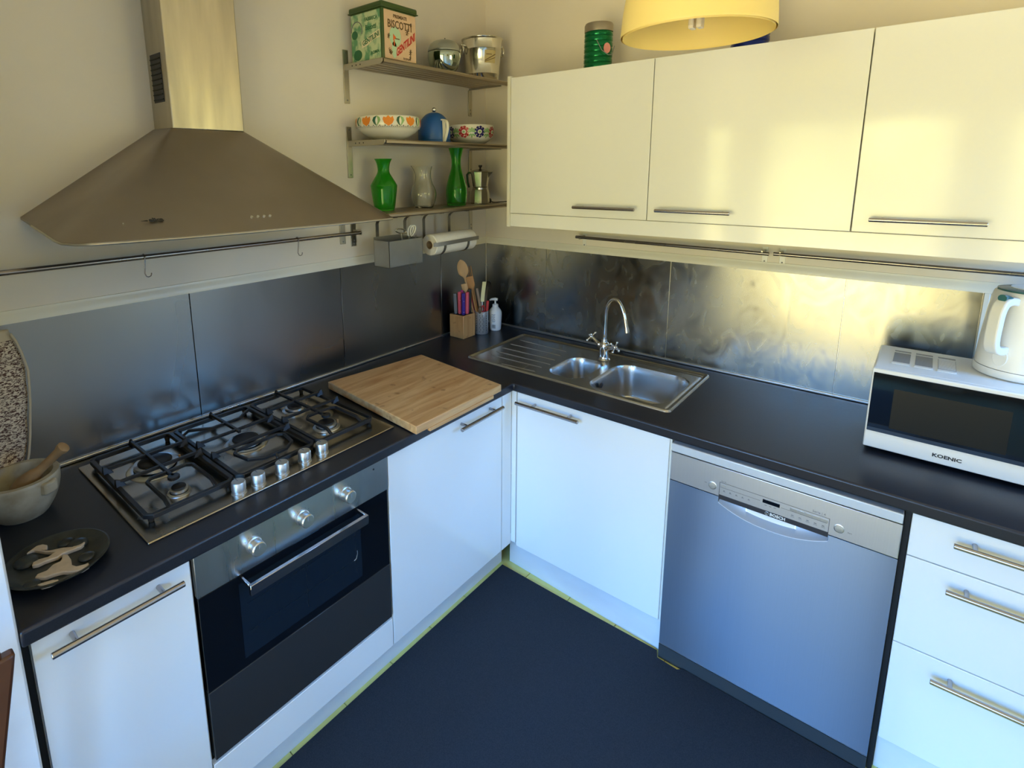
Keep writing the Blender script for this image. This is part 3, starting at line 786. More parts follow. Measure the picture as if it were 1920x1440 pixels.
def nub(bm, x, y, dx, dy, h=0.022):
    """pointed upstand on the frame, leaning inwards along (dx,dy)"""
    z = ZP+0.020; w = 0.009
    d = Vector((dx, dy, 0)).normalized(); s = Vector((-d.y, d.x, 0))
    p = Vector((x, y, z))
    a = [p-d*0.006+s*w, p+d*0.020+s*w*0.6, p+d*0.020-s*w*0.6, p-d*0.006-s*w]
    b = [p-d*0.004+s*w*0.35+Vector((0, 0, h)), p+d*0.010+s*w*0.3+Vector((0, 0, h*0.72)), p+d*0.010-s*w*0.3+Vector((0, 0, h*0.72)), p-d*0.004-s*w*0.35+Vector((0, 0, h))]
    a = [bm.verts.new(q) for q in a]; b = [bm.verts.new(q) for q in b]
    bridge(bm, a, b); bm.faces.new(a[::-1]); bm.faces.new(b)
def grate(y0, y1, kind):
    g = thing_part = bpy.data.objects.new('pan_support', None)
    x0, x1 = 0.085, 0.497; zl = ZP+0.018; zh = ZP+0.033
    bm = B()
    c = 0.012
    bar(bm, [(x0+c, y0, zl), (x1-c, y0, zl), (x1, y0+c, zl), (x1, y1-c, zl), (x1-c, y1, zl), (x0+c, y1, zl), (x0, y1-c, zl), (x0, y0+c, zl), (x0+c, y0, zl)], 0.012, 0.012)
    for x, y in ((x0+0.01, y0+0.01), (x0+0.01, y1-0.01), (x1-0.01, y0+0.01), (x1-0.01, y1-0.01)):
        cyl(bm, (x, y, ZP), (x, y, ZP+0.016), 0.006, 0.009, 10)
    ym = (y0+y1)/2
    if kind in 'LR':
        bar(bm, [(x0, ym, zl), (x0+0.004, ym, zh), (0.375, ym, zh), (0.385, ym, zh)], 0.009, 0.010)       # spine
        nub(bm, x0, ym, 1, 0)
        for xx in (0.205, 0.300):
            bar(bm, [(xx, y0, zl), (xx, y0+0.006, zh), (xx, y1-0.006, zh), (xx, y1, zl)], 0.008, 0.009)
            for yy, s in ((y0, 1), (y1, -1)): nub(bm, xx, yy, 0, s, 0.024)
        r = 0.014; xa, ya, yb = 0.345, y0+0.050, y1-0.045
        bar(bm, [(x1, ya, zl), (x1-0.03, ya, zh), (xa+r, ya, zh), (xa, ya+r, zh), (xa, yb-r, zh), (xa+r, yb, zh), (x1-0.03, yb, zh), (x1, yb, zl)], 0.008, 0.009)
        cyl(bm, (0.385, ym, zh-0.004), (0.385, ym, zh+0.005), 0.015, n=16)
    else:
        bar(bm, [(x0, ym, zl), (x0+0.004, ym, zh), (0.275, ym, zh)], 0.009, 0.010); nub(bm, x0, ym, 1, 0)
        for xx in (0.255, 0.350):
            bar(bm, [(xx, y0, zl), (xx, y0+0.006, zh), (xx, y1-0.006, zh), (xx, y1, zl)], 0.008, 0.009)
            for yy, s in ((y0, 1), (y1, -1)): nub(bm, xx, yy, 0, s, 0.024)
        r = 0.03
        bar(bm, [(0.140, y0, zl), (0.145, y0+0.02, zh), (0.185, y0+0.075, zh), (0.185, y1-0.075, zh), (0.145, y1-0.02, zh), (0.14, y1, zl)], 0.008, 0.009)
        bar(bm, [(0.395, y0+0.04, zh), (0.455, y0+0.05, zh), (0.480, y0+0.085, zh), (0.480, y1-0.085, zh), (0.455, y1-0.05, zh), (0.395, y1-0.04, zh), (0.380, y1-0.055, zh), (0.380, y0+0.055, zh), (0.395, y0+0.04, zh)], 0.008, 0.009)
        bar(bm, [(0.480, ym, zh), (x1, ym, zl)], 0.008, 0.009)
    return obj('pan_support', bm, M_iron, hb, bevel=0.0012, seg=1)
grate(-1.928, -1.716, 'L'); grate(-1.700, -1.462, 'C'); grate(-1.446, -1.236, 'R')

# ================================================================== HOOD
hd = thing('cooker_hood', 'pyramid-shaped steel cooker hood with a tall chimney above the hob', 'cooker hood', (0.2, -1.53, 1.55))
low = [(0.0, -1.984, 1.585), (0.12, -1.987, 1.573), (0.25, -1.990, 1.560), (0.335, -1.992, 1.551), (0.378, -1.990, 1.548), (0.415, -1.975, 1.547), (0.440, -1.945, 1.547), (0.455, -1.89, 1.547), (0.478, -1.76, 1.547), (0.494, -1.62, 1.547), (0.502, -1.45, 1.547), (0.503, -1.30, 1.547), (0.498, -1.17, 1.547), (0.492, -1.118, 1.547), (0.470, -1.098, 1.547), (0.40, -1.09, 1.549), (0.2, -1.085, 1.566), (0.0, -1.080, 1.585)]
top = [(0.0, -1.630, 1.826), (0.045, -1.630, 1.826), (0.09, -1.630, 1.825), (0.120, -1.630, 1.824), (0.130, -1.629, 1.824), (0.132, -1.625, 1.824), (0.133, -1.615, 1.823), (0.133, -1.60, 1.823), (0.133, -1.58, 1.823), (0.133, -1.54, 1.823), (0.133, -1.50, 1.822), (0.133, -1.46, 1.822), (0.133, -1.432, 1.822), (0.132, -1.415, 1.822), (0.130, -1.408, 1.822), (0.10, -1.406, 1.823), (0.05, -1.406, 1.824), (0.0, -1.406, 1.826)]
bm = B(); rows = []
NV = 10
for k in range(NV+1):
    t = k/NV; row = []
    for a, b in zip(low, top):
        p = Vector(a).lerp(Vector(b), t)
        row.append(bm.verts.new(p))
    rows.append(row)
for a, b in zip(rows, rows[1:]):
    for i in range(len(a)-1): bm.faces.new((a[i], a[i+1], b[i+1], b[i]))
# lip and inset underside
lip = [bm.verts.new((v.co.x, v.co.y, v.co.z-0.006)) for v in rows[0]]
for i in range(len(lip)-1): bm.faces.new((rows[0][i+1], rows[0][i], lip[i], lip[i+1]))
und = [bm.verts.new((v.co.x*0.93, -1.53+(v.co.y+1.53)*0.94, v.co.z+0.012)) for v in lip]
for i in range(len(lip)-1): bm.faces.new((lip[i+1], lip[i], und[i], und[i+1]))
bm.faces.new(und)
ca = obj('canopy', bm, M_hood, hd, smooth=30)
bm = B(); prev = None
for p in low:
    pass
tube(bm, [(x+0.0005, y, z-0.004) for x, y, z in low[1:-1]], 0.0028, 8)
obj('edge_lip', bm, M_steel, ca)
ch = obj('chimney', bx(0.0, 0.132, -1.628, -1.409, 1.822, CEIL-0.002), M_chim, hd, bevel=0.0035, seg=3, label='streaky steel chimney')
vg = obj('vent_grille', bx(0.028, 0.098, -1.6295, -1.6275, 1.90, 2.035), M_ink, ch, label='black side vent grille')
for i in range(9):
    obj('vent_slat', bx(0.030, 0.096, -1.6318, -1.6292, 1.906+i*0.0142, 1.909+i*0.0142), M_black, vg)
def hood_pt(y, z):
    # point on the front face at height z (linear between low and top front edges)
    t = (z-1.547)/(1.823-1.547)
    xl = 0.502-0.05*((y+1.42)/0.45)**2
    return xl+(0.133-xl)*t
up = Vector((0.133-0.50, 0, 0.276)).normalized()
for i in range(4):
    y_ = -1.583+i*0.0172; z_ = 1.578; bm = B()
    nrm = Vector((0.276, 0, 0.367)).normalized()
    p = Vector((hood_pt(y_, z_), y_, z_)); cyl(bm, p-nrm*0.004, p+nrm*0.004, 0.0034, n=14); obj('button', bm, M_knob, ca)
bm = B(); p = Vector((hood_pt(-1.875, 1.582), -1.875, 1.582)); cyl(bm, p-nrm*0.004, p+nrm*0.0015, 0.0016, n=10); obj('indicator_light', bm, M_knob, ca)
p = Vector((hood_pt(-1.808, 1.584), -1.808, 1.584))+nrm*0.004
text('lettering', 'elica', 0.0165, p, (0, 1, 0), up, M_ink, ca, bold=0.0008, sx=1.1)
bm = B(); q = p+Vector((0, -0.024, 0))-up*0.002
prism(bm, [q+Vector((0, -0.010, 0)), q+Vector((0, 0.004, 0))+up*0.0022, q+Vector((0, 0.006, 0)), q+Vector((0, 0.004, 0))-up*0.0022], nrm*0.0006)
obj('emblem', bm, M_ink, ca)

# ================================================================== RAILS + HOOKS
rl_ = thing('utensil_rail', 'long thin steel utensil rail on the wall under the cooker hood', 'rail', (0.03, -1.5, 1.449))
bm = B(); cyl(bm, (0.05, -2.20, 1.450), (0.05, -0.893, 1.448), 0.0075, n=16); obj('bar', bm, M_rail, rl_)
for y0, y1 in ((-0.963, -0.936), (-0.907, -0.880)):
    b = obj('wall_plate', bx(0.0, 0.004, y0, y1, 1.402, 1.492), M_bracket, rl_, bevel=0.001)
    for z in (1.412, 1.482):
        bm = B(); cyl(bm, (0.004, (y0+y1)/2, z), (0.0055, (y0+y1)/2, z), 0.003, n=10); obj('screw', bm, M_inkg, b)
obj('arm', bx(0.004, 0.056, -0.896, -0.892, 1.438, 1.458), M_bracket, rl_)
obj('arm', bx(0.0, 0.056, -2.10, -2.096, 1.438, 1.458), M_bracket, rl_)
def s_hook(y, lab, flip=1):
    bm = B(); x = 0.05
    pts = [(x+0.0095*math.cos(a), y, 1.449+0.0095*math.sin(a)) for a in [math.radians(k) for k in (200, 160, 120, 80, 40, 0, -30)]]
    pts += [(x+0.007, y-0.001*flip, 1.43), (x+0.004, y-0.003*flip, 1.40)]
    pts += [(x+0.004+0.002, y+flip*(0.006-0.0085*math.cos(a)), 1.397-0.0085*math.sin(a)) for a in [math.radians(k) for k in (0, 45, 90, 135, 180, 200)]]
    tube(bm, pts, 0.0016, 8)
    o = obj('s_hook', bm, M_rail, loc=(0.05, y, 1.449)); tag(o, lab, 'hook', 'S-hooks on the rail under the hood')
s_hook(-1.7165, 'steel S-hook on the rail below the hood, nearer the wall end'); s_hook(-1.192, 'steel S-hook on the rail below the hood, nearer the shelves')
for x0, x1, lab in ((0.575, 1.385, 'thin steel rail under the wall cupboards, above the sink'), (1.400, 2.40, 'thin steel rail under the wall cupboards, above the microwave')):
    r_ = thing('utensil_rail', lab, 'rail', (x0, -0.03, 1.383))
    bm = B(); cyl(bm, (x0, -0.05, 1.386 if x0 < 1 else 1.382), (x1, -0.05, 1.380), 0.007, n=16); obj('bar', bm, M_rail, r_)
    for xx in ((x0+0.010, 1.352) if x0 < 1 else (1.412, 2.36)):
        w = obj('wall_plate', bx(xx, xx+0.020, -0.003, 0.0, 1.332, 1.400), M_plastic, r_, bevel=0.001)
        bm = B(); cyl(bm, (xx+0.01, -0.003, 1.345), (xx+0.01, -0.0048, 1.345), 0.003, n=10); obj('screw', bm, M_inkg, w)
        obj('arm', bx(xx+0.007, xx+0.012, -0.055, -0.003, 1.376, 1.390), M_bracket, r_)

# ================================================================== SHELVES
def shelf(zt, lab):
    s = thing('slatted_shelf', lab, 'shelf', (0.0, -0.5, zt), 'slatted steel shelves in the corner')
    yl, yr = -0.893, -0.100; X = 0.226
    n = 6; w = 0.0265; pitch = (X-0.012)/n
    for i in range(n):
        x0 = 0.010+i*pitch
        if i == n-1:
            bm = B(); prism(bm, [(x0, yl, zt-0.012), (x0, yl, zt), (X-0.005, yl, zt), (X, yl, zt-0.005), (X, yl, zt-0.014), (X-0.005, yl, zt-0.019), (X-0.012, yl, zt-0.019)], (0, yr-yl, 0))
            obj('front_rail', bm, M_shelf, s)
        else: obj('slat', bx(x0, x0+w-0.002, yl, yr, zt-0.013, zt), M_shelf, s, bevel=0.004, seg=2)
    for yy in (-0.90, -0.135):
        a = B(); prism(a, [(0.0, yy, zt-0.022), (0.214, yy, zt-0.022), (0.224, yy, zt-0.012), (0.224, yy, zt-0.001), (0.0, yy, zt+0.002)] if yy < -0.5 else [(0, yy, zt-0.022), (0.2, yy, zt-0.022), (0.2, yy, zt-0.0135), (0, yy, zt-0.0135)], (0, 0.004, 0))
        ar = obj('arm', a, M_bracket, s, bevel=0.001, seg=1)
        zz0, zz1 = zt-0.146, zt+0.056
        if yy > -0.5: zz1 = zt-0.022 if zt > 1.7 else zt+0.056
        wp = obj('wall_plate', bx(0.0, 0.004, yy-0.007, yy+0.018, zz0, zz1), M_bracket, s, bevel=0.001)
        for z in (zz0+0.012, zt+0.044 if yy < -0.5 else zz0+0.03):
            if z < zz1:
                bm = B(); cyl(bm, (0.004, yy+0.006, z), (0.0055, yy+0.006, z), 0.0032, n=10); obj('screw', bm, M_inkg, wp)
        if yy < -0.5:
            bm = B()
            for k in range(3): cyl(bm, (0.05+k*0.024, yy-0.0006, zt-0.010), (0.05+k*0.024, yy+0.001, zt-0.010), 0.0028, n=10)
            obj('bolt_hole', bm, M_ink, ar)
    return s
ZT1, ZT2, ZT3 = 2.108, 1.8155, 1.534
shelf(ZT1, 'top slatted steel shelf, holding the biscuit tin and ice bucket')
shelf(ZT2, 'middle slatted steel shelf, holding two painted bowls and a blue teapot')
shelf(ZT3, 'lowest slatted steel shelf, holding green vases and a moka pot')

# ------------------------------------------------------------------ biscuit tin
TX0, TX1, TY0, TY1 = 0.018, 0.203, -0.876, -0.697
tn = thing('biscuit_tin', 'square dark green vintage biscuit tin with cream, green and red printing', 'tin', (0.11, -0.787, ZT1))
obj('body', bx(TX0, TX1, TY0, TY1, ZT1, ZT1+0.190), M_tin, tn, bevel=0.008, seg=3)
obj('lid', bx(TX0-0.004, TX1+0.004, TY0-0.004, TY1+0.004, ZT1+0.184, ZT1+0.206), M_tin, tn, bevel=0.007, seg=3)
bm = B(); prism(bm, [(TX0-0.006, TY0-0.006, ZT1+0.183), (TX1+0.006, TY0-0.006, ZT1+0.183), (TX1+0.006, TY1+0.006, ZT1+0.183), (TX0-0.006, TY1+0.006, ZT1+0.183)], (0, 0, 0.004))
obj('lid_rim', bm, M_tin, tn, bevel=0.0015)
fr = obj('front_label', bx(TX1, TX1+0.0006, TY0+0.010, TY1-0.006, ZT1+0.006, ZT1+0.178), M_lblpink, tn)
sd = obj('side_label', bx(TX0+0.006, TX1-0.010, TY0-0.0006, TY0, ZT1+0.006, ZT1+0.178), M_lblgreen, tn)
XL = TX1+0.001
rgt, upz = (0, 1, 0), (0, 0, 1)
text('lettering', 'PREMIATI', 0.017, (XL, -0.785, ZT1+0.160), rgt, (0, 0.0, 1), M_brown, fr, bold=0.0004)
text('lettering', 'BISCOTTI', 0.040, (XL, -0.787, ZT1+0.130), rgt, upz, M_brown, fr, bold=0.0006, sx=0.74)
text('lettering', 'GENTILINI', 0.040, (XL, -0.758, ZT1+0.066), (0, 0.80, 0.60), (0, 0.0, 1), M_red, fr, bold=0.0012, sx=0.68)
text('lettering', 'ROMA', 0.012, (XL, -0.755, ZT1+0.014), rgt, upz, M_brown, fr)
def disc(bm, c, ru, rv, u, v, nrm, n=16, a0=0.0, th=0.0004):
    u, v, nrm = Vector(u), Vector(v), Vector(nrm)
    prism(bm, [Vector(c)+u*(ru*math.cos(2*PI*k/n))+v*(rv*math.sin(2*PI*k/n)) for k in range(n)], nrm*th)
bm = B(); disc(bm, (XL-0.0003, -0.812, ZT1+0.088), 0.030, 0.036, (0, 1, 0), (0, 0, 1), (1, 0, 0)); disc(bm, (XL-0.0003, -0.818, ZT1+0.040), 0.013, 0.03, (0, 1, 0), (0, 0, 1), (1, 0, 0))
obj('print_patch', bm, M_mint, fr, smooth=0)
bm = B(); disc(bm, (XL+0.0004, -0.818, ZT1+0.085), 0.010, 0.014, (0, 1, 0), (0, 0, 1), (1, 0, 0), 3); box(bm, XL, XL+0.0008, -0.820, -0.816, ZT1+0.055, ZT1+0.076)
obj('print_patch', bm, M_orange, fr, smooth=0)
bm = B()
for cy_, cz_, rr in ((-0.748, 0.112, 0.013), (-0.845, 0.085, 0.010), (-0.733, 0.040, 0.012), (-0.735, 0.020, 0.009), (-0.728, 0.142, 0.008)):
    for k in range(7):
        a = k*2*PI/7+cy_*40; p = Vector((XL, cy_+rr*math.cos(a)*0.7, ZT1+cz_+rr*math.sin(a)))
        prism(bm, [p, p+Vector((0, 0.3*rr*math.sin(a), 0.3*rr)), Vector((XL, cy_-0.001, ZT1+cz_)), Vector((XL, cy_+0.001, ZT1+cz_))], (0.0004, 0, 0))
box(bm, XL, XL+0.0005, -0.816, -0.790, ZT1+0.0795, ZT1+0.083)
for k in range(4): prism(bm, [(XL, -0.835-k*0.004, ZT1+0.02+k*0.006), (XL, -0.825-k*0.004, ZT1+0.034+k*0.004), (XL, -0.846, ZT1+0.028+k*0.005)], (0.0004, 0, 0))
obj('sprig_print', bm, M_brown, fr, smooth=0)
YL = TY0-0.001
text('lettering', 'FABBRICA', 0.019, (0.142, YL, ZT1+0.152), (1, 0, 0.0), upz, M_dgreen, sd, bold=0.0004, sx=0.85)
text('lettering', 'Biscotti', 0.026, (0.140, YL, ZT1+0.122), (1, 0, 0.0), upz, M_dgreen, sd, bold=0.0005, sx=0.8)
bm = B(); prism(bm, [(0.085, YL-0.0002, ZT1+0.052), (0.118, YL-0.0002, ZT1+0.058), (0.150, YL-0.0002, ZT1+0.074), (0.190, YL-0.0002, ZT1+0.080), (0.190, YL-0.0002, ZT1+0.108), (0.150, YL-0.0002, ZT1+0.098), (0.118, YL-0.0002, ZT1+0.084), (0.085, YL-0.0002, ZT1+0.078)], (0, -0.0003, 0))
obj('ribbon_print', bm, M_cream, sd, smooth=0)
text('lettering', 'GENTILINI', 0.025, (0.139, YL-0.0008, ZT1+0.080), (1, 0, 0.28), (-0.15, 0, 1), M_dgreen, sd, bold=0.0006, sx=0.86)
text('lettering', 'ROMA', 0.016, (0.160, YL, ZT1+0.030), (1, 0, 0.1), upz, M_dgreen, sd, bold=0.0005)
bm = B()
tube(bm, [(0.058+0.032*math.cos(a), YL, ZT1+0.120+0.032*math.sin(a)) for a in [k*PI/10-0.5 for k in range(13)]], 0.0018, 6)
obj('arch_print', bm, M_inkg, sd)
bm = B(); disc(bm, (0.045, YL+0.0002, ZT1+0.105), 0.018, 0.016, (1, 0, 0), (0, 0, 1), (0, -1, 0)); obj('print_patch', bm, M_dgreen, sd, smooth=0); bm = B(); disc(bm, (0.06, YL+0.0002, ZT1+0.03), 0.025, 0.02, (1, 0, 0), (0, 0, 1), (0, -1, 0))
obj('print_patch', bm, M_dgreen, sd, smooth=0)

# ------------------------------------------------------------------ apple pot + ice bucket
ap = thing('apple_pot', 'shiny apple-shaped metal pot with a matt lid and tiny stalk', 'pot', (0.120, -0.447, ZT1))
bm = B(); lathe(bm, smooth_prof([(0, 0), (0.026, 0), (0.045, 0.010), (0.062, 0.035), (0.0715, 0.068), (0.0722, 0.086), (0.0705, 0.094)], 5)+[(0.067, 0.094), (0.066, 0.08)], ap.location, 48)
obj('bowl', bm, M_apple, ap)
bm = B(); lathe(bm, [(0.066, 0.0945)]+smooth_prof([(0.0715, 0.0965), (0.0705, 0.104), (0.064, 0.122), (0.048, 0.1385), (0.028, 0.1445), (0.012, 0.1405), (0.0, 0.134)], 5), ap.location, 48)
l = obj('lid', bm, M_applel, ap, label='matt grey lid')
bm = B(); c0 = ap.location; tube(bm, [c0+Vector((0, 0, 0.134)), c0+Vector((0.002, 0.001, 0.146)), c0+Vector((0.005, 0.003, 0.155))], [0.0025, 0.002, 0.003], 8); obj('stalk', bm, M_inkg, l)
bk = thing('ice_bucket', 'tapered aluminium ice bucket with ring handle and paper label', 'bucket', (0.120, -0.178, ZT1))
c0 = bk.location.copy()
bm = B(); lathe(bm, [(0, 0), (0.073, 0), (0.075, 0.003), (0.0795, 0.030), (0.0815, 0.032), (0.0800, 0.034), (0.0888, 0.140), (0.0905, 0.142), (0.0892, 0.1445), (0.0925, 0.183), (0.098, 0.186), (0.099, 0.190), (0.096, 0.192), (0.090, 0.189), (0.088, 0.14), (0.072, 0.006), (0, 0.006)], c0, 56)
obj('body', bm, M_bucket, bk, smooth=50)
for ang in (-120, 60):
    a = math.radians(ang); d = Vector((math.cos(a), math.sin(a), 0)); s = Vector((-d.y, d.x, 0)); p = c0+d*0.0915+Vector((0, 0, 0.162))
    bm = B(); cyl(bm, p-d*0.004, p+d*0.010, 0.006, n=14); ball(bm, p+d*0.011, 0.0065, 12); e = obj('handle_lug', bm, M_bucket, bk)
    q = p+d*0.008+Vector((0, 0, -0.022)); bm = B()
    tube(bm, [q+s*(0.019*math.cos(k*PI/12))+Vector((0, 0, 0.021*math.sin(k*PI/12)))+d*(0.002) for k in range(24)], 0.0036, 10, closed=True)
    obj('ring_handle', bm, M_bucket, e)
bm = B(); a0, a1 = math.radians(-44), math.radians(-8); prev = None
def br(h): return 0.0800+(0.0888-0.0800)*(h-0.034)/0.106+0.0008
for k in range(9):
    a = a0+(a1-a0)*k/8; cur = [bm.verts.new(c0+Vector((math.cos(a)*br(h), math.sin(a)*br(h), h))) for h in (0.075, 0.130)]
    if prev: bm.faces.new((prev[0], cur[0], cur[1], prev[1]))
    prev = cur
lb = obj('paper_label', bm, principled('aged_paper', (0.55, 0.45, 0.22), 0.7), bk, fix=False)
bm = B()
for h0, h1, w in ((0.082, 0.112, 0.004), (0.072+0.006, 0.098, 0.003)):
    prev = None
    for k in range(9):
        a = a0+(a1-a0)*(k/8); h = h0+(h1-h0)*k/8
        cur = [bm.verts.new(c0+Vector((math.cos(a)*(br(h)+0.0006), math.sin(a)*(br(h)+0.0006), h+q))) for q in (0, w)]
        if prev: bm.faces.new((prev[0], cur[0], cur[1], prev[1]))
        prev = cur
for da in (0.12, 0.2, 0.28, 0.36):
    a = a0+da; cur = [c0+Vector((math.cos(a+e)*(br(h)+0.0006), math.sin(a+e)*(br(h)+0.0006), h)) for e, h in ((-.03, 0.110), (0.03, 0.110), (0.03, 0.114), (-.03, 0.114))]
    bm.faces.new([bm.verts.new(q) for q in cur])
obj('label_print', bm, M_brown, lb, smooth=0, fix=False)

# ------------------------------------------------------------------ lathe decals
def radial(prof, h):
    for (r0, h0), (r1, h1) in zip(prof, prof[1:]):
        if min(h0, h1) <= h <= max(h0, h1) and abs(h1-h0) > 1e-9: return r0+(r1-r0)*(h-h0)/(h1-h0)
    return prof[-1][0]
def decal(bm, c, prof, ang, h, poly, lift=0.0016):
    """poly: list of (s metres sideways, t metres up) laid on the lathed surface"""
    r = radial(prof, h); vs = []
    for s, t in poly:
        a = ang+s/r; hh = h+t; rr = radial(prof, hh)+lift
        vs.append(bm.verts.new(Vector(c)+Vector((rr*math.cos(a), rr*math.sin(a), hh))))
    cen = bm.verts.new(Vector(c)+Vector(((radial(prof, h+sum(p[1] for p in poly)/len(poly))+lift)*math.cos(ang+sum(p[0] for p in poly)/len(poly)/r), (radial(prof, h+sum(p[1] for p in poly)/len(poly))+lift)*math.sin(ang+sum(p[0] for p in poly)/len(poly)/r), h+sum(p[1] for p in poly)/len(poly))))
    n = len(vs)
    for i in range(n): bm.faces.new((cen, vs[i], vs[(i+1) % n]))
def ell(cx, cy, a, b, rot=0, n=14):
    return [(cx+a*math.cos(2*PI*k/n)*math.cos(rot)-b*math.sin(2*PI*k/n)*math.sin(rot), cy+a*math.cos(2*PI*k/n)*math.sin(rot)+b*math.sin(2*PI*k/n)*math.cos(rot)) for k in range(n)]
# bowl with tulips
bw = thing('painted_bowl', 'wide white ceramic bowl painted with orange tulips and green leaves', 'bowl', (0.122, -0.787, ZT2))
c0 = bw.location.copy()
prof = smooth_prof([(0.050, 0), (0.060, 0.004), (0.085, 0.016), (0.108, 0.032), (0.119, 0.044)], 4)+smooth_prof([(0.125, 0.046), (0.1285, 0.058), (0.1285, 0.074), (0.124, 0.088), (0.117, 0.092)], 4)
bm = B(); lathe(bm, [(0, 0.002)]+prof+[(0.110, 0.088), (0.112, 0.060), (0.09, 0.026), (0, 0.012)], c0, 64); b_ = obj('bowl_body', bm, M_ceram, bw, smooth=60)
upper = [p for p in prof if p[1] >= 0.046]
view = math.atan2(-2.33+0.787, 1.8365-0.122)
tul = [(-0.013, 0.014), (-0.015, 0.004), (-0.011, -0.010), (0.0, -0.020), (0.010, -0.012), (0.015, 0.002), (0.012, 0.016), (0.006, 0.010), (0.0, 0.019), (-0.006, 0.011)]
bmK = B()
def motif(name, mat, par, *a):
    m_ = B(); decal(m_, *a); return obj(name, m_, mat, par, fix=False)
for i in range(-5, 6):
    a = view+i*0.36
    if i % 2 == 0: motif('orange_tulip', M_por, b_, c0, upper, a, 0.070, [(q*1.45, t) for q, t in tul])
    else:
        motif('dark_leaf', M_pgd, b_, c0, upper, a, 0.070, [(0.000, 0.018), (-0.012, 0.012), (-0.016, 0.0), (-0.010, -0.012), (0.000, -0.020)])
        motif('pale_leaf', M_pgl, b_, c0, upper, a, 0.070, [(0.001, 0.018), (0.013, 0.012), (0.017, 0.001), (0.010, -0.010), (0.001, -0.020)])
    for q in (-0.10, 0.10): decal(bmK, c0, upper, a+q, 0.052, ell(0, 0, 0.0022, 0.0022, n=8))
for i in range(60): decal(bmK, c0, upper, view-1.9+i*0.064, 0.0475, [(-0.003, -0.001), (0.003, 0.0005), (0.003, 0.002), (-0.002, 0.001)])
obj('dot_border', bmK, M_ink, b_, fix=False, kind='stuff')
# bowl with crimson and navy flowers
bw = thing('painted_bowl', 'white ceramic bowl painted with crimson and navy flower rings', 'bowl', (0.122, -0.268, ZT2))
c0 = bw.location.copy()
prof = smooth_prof([(0.050, 0), (0.070, 0.006), (0.098, 0.026), (0.108, 0.052), (0.1085, 0.078), (0.106, 0.086)], 6)
bm = B(); lathe(bm, [(0, 0.002)]+prof+[(0.102, 0.084), (0.104, 0.05), (0.09, 0.026), (0.06, 0.010), (0, 0.008)], c0, 64); b_ = obj('bowl_body', bm, M_ceram, bw, smooth=60)
view = math.atan2(-2.33+0.268, 1.8365-0.122)
for a, nm, mt_f in ((-0.30, 'crimson_flower', M_pred), (0.38, 'navy_flower', M_pblue), (1.1, 'crimson_flower', M_pred), (-1.0, 'navy_flower', M_pblue)):
    ring_pts = []
    for k in range(72):
        w = 2*PI*k/72; rr = 0.0225+0.0042*abs(math.cos(4.5*w)); ring_pts.append((rr*math.cos(w), rr*math.sin(w)))
    motif(nm, mt_f, b_, c0, prof, view+a, 0.053, ring_pts)
    bmW = B(); decal(bmW, c0, prof, view+a, 0.053, ell(0, 0, 0.0105, 0.0095, n=12), 0.0022)
    for k in range(9):
        w = 2*PI*(k+0.5)/9; decal(bmW, c0, prof, view+a, 0.053, ell(0.019*math.cos(w), 0.019*math.sin(w), 0.0021, 0.0021, n=6), 0.0022)
    obj('white_dots', bmW, M_ceram, b_, fix=False, kind='stuff')
    motif('flower_eye', M_pgl, b_, c0, prof, view+a, 0.053, ell(0, 0, 0.006, 0.005), 0.0028)
for a in (0.04, -0.68, 0.74):
    bmG = B()
    for k in range(5):
        w = PI/2+(k-2)*0.75; decal(bmG, c0, prof, view+a, 0.053, ell(0.010*math.cos(w), 0.010*math.sin(w), 0.0095, 0.0045, w))
    for k in range(3):
        w = -PI/2+(k-1)*0.9; decal(bmG, c0, prof, view+a, 0.046, ell(0.012*math.cos(w), 0.012*math.sin(w), 0.009, 0.0042, w))
    obj('green_leaf_spray', bmG, M_pgl, b_, fix=False, kind='stuff')
# insulated teapot
tpv = thing('insulated_teapot', 'blue domed insulated teapot with white handle and chrome ball knob', 'teapot', (0.122, -0.520, ZT2))
c0 = tpv.location.copy()
bm = B(); lathe(bm, [(0, 0.0), (0.069, 0), (0.0715, 0.004), (0.0715, 0.010), (0.069, 0.012)]+smooth_prof([(0.0705, 0.013), (0.071, 0.04), (0.067, 0.072), (0.055, 0.100), (0.036, 0.120), (0.014, 0.129), (0, 0.130)], 5), c0, 48); obj('dome', bm, M_blue, tpv)
bm = B(); ball(bm, c0+Vector((0, 0, 0.141)), 0.0105, 16); cyl(bm, c0+Vector((0, 0, 0.128)), c0+Vector((0, 0, 0.134)), 0.004, n=10); obj('ball_knob', bm, M_chrome, tpv)
a = math.atan2(-2.33+0.520, 1.8365-0.122)+0.62; d = Vector((math.cos(a), math.sin(a), 0)); s = Vector((-d.y, d.x, 0))
bm = B(); strip(bm, smooth_prof([tuple(c0+d*0.050+Vector((0, 0, 0.093))), tuple(c0+d*0.068+Vector((0, 0, 0.094))), tuple(c0+d*0.092+Vector((0, 0, 0.085))), tuple(c0+d*0.098+Vector((0, 0, 0.062))), tuple(c0+d*0.090+Vector((0, 0, 0.035))), tuple(c0+d*0.077+Vector((0, 0, 0.010))), tuple(c0+d*0.074+Vector((0, 0, 0.002)))], 3), 0.013, 0.007, s); obj('handle', bm, M_ceram, tpv, bevel=0.002)
bm = B(); strip(bm, [tuple(c0+d*0.071+Vector((0, 0, 0.09))), tuple(c0+d*0.0735+Vector((0, 0, 0.05))), tuple(c0+d*0.0725+Vector((0, 0, 0.003)))], 0.014, 0.004, s); obj('handle_strip', bm, M_ceram, tpv)

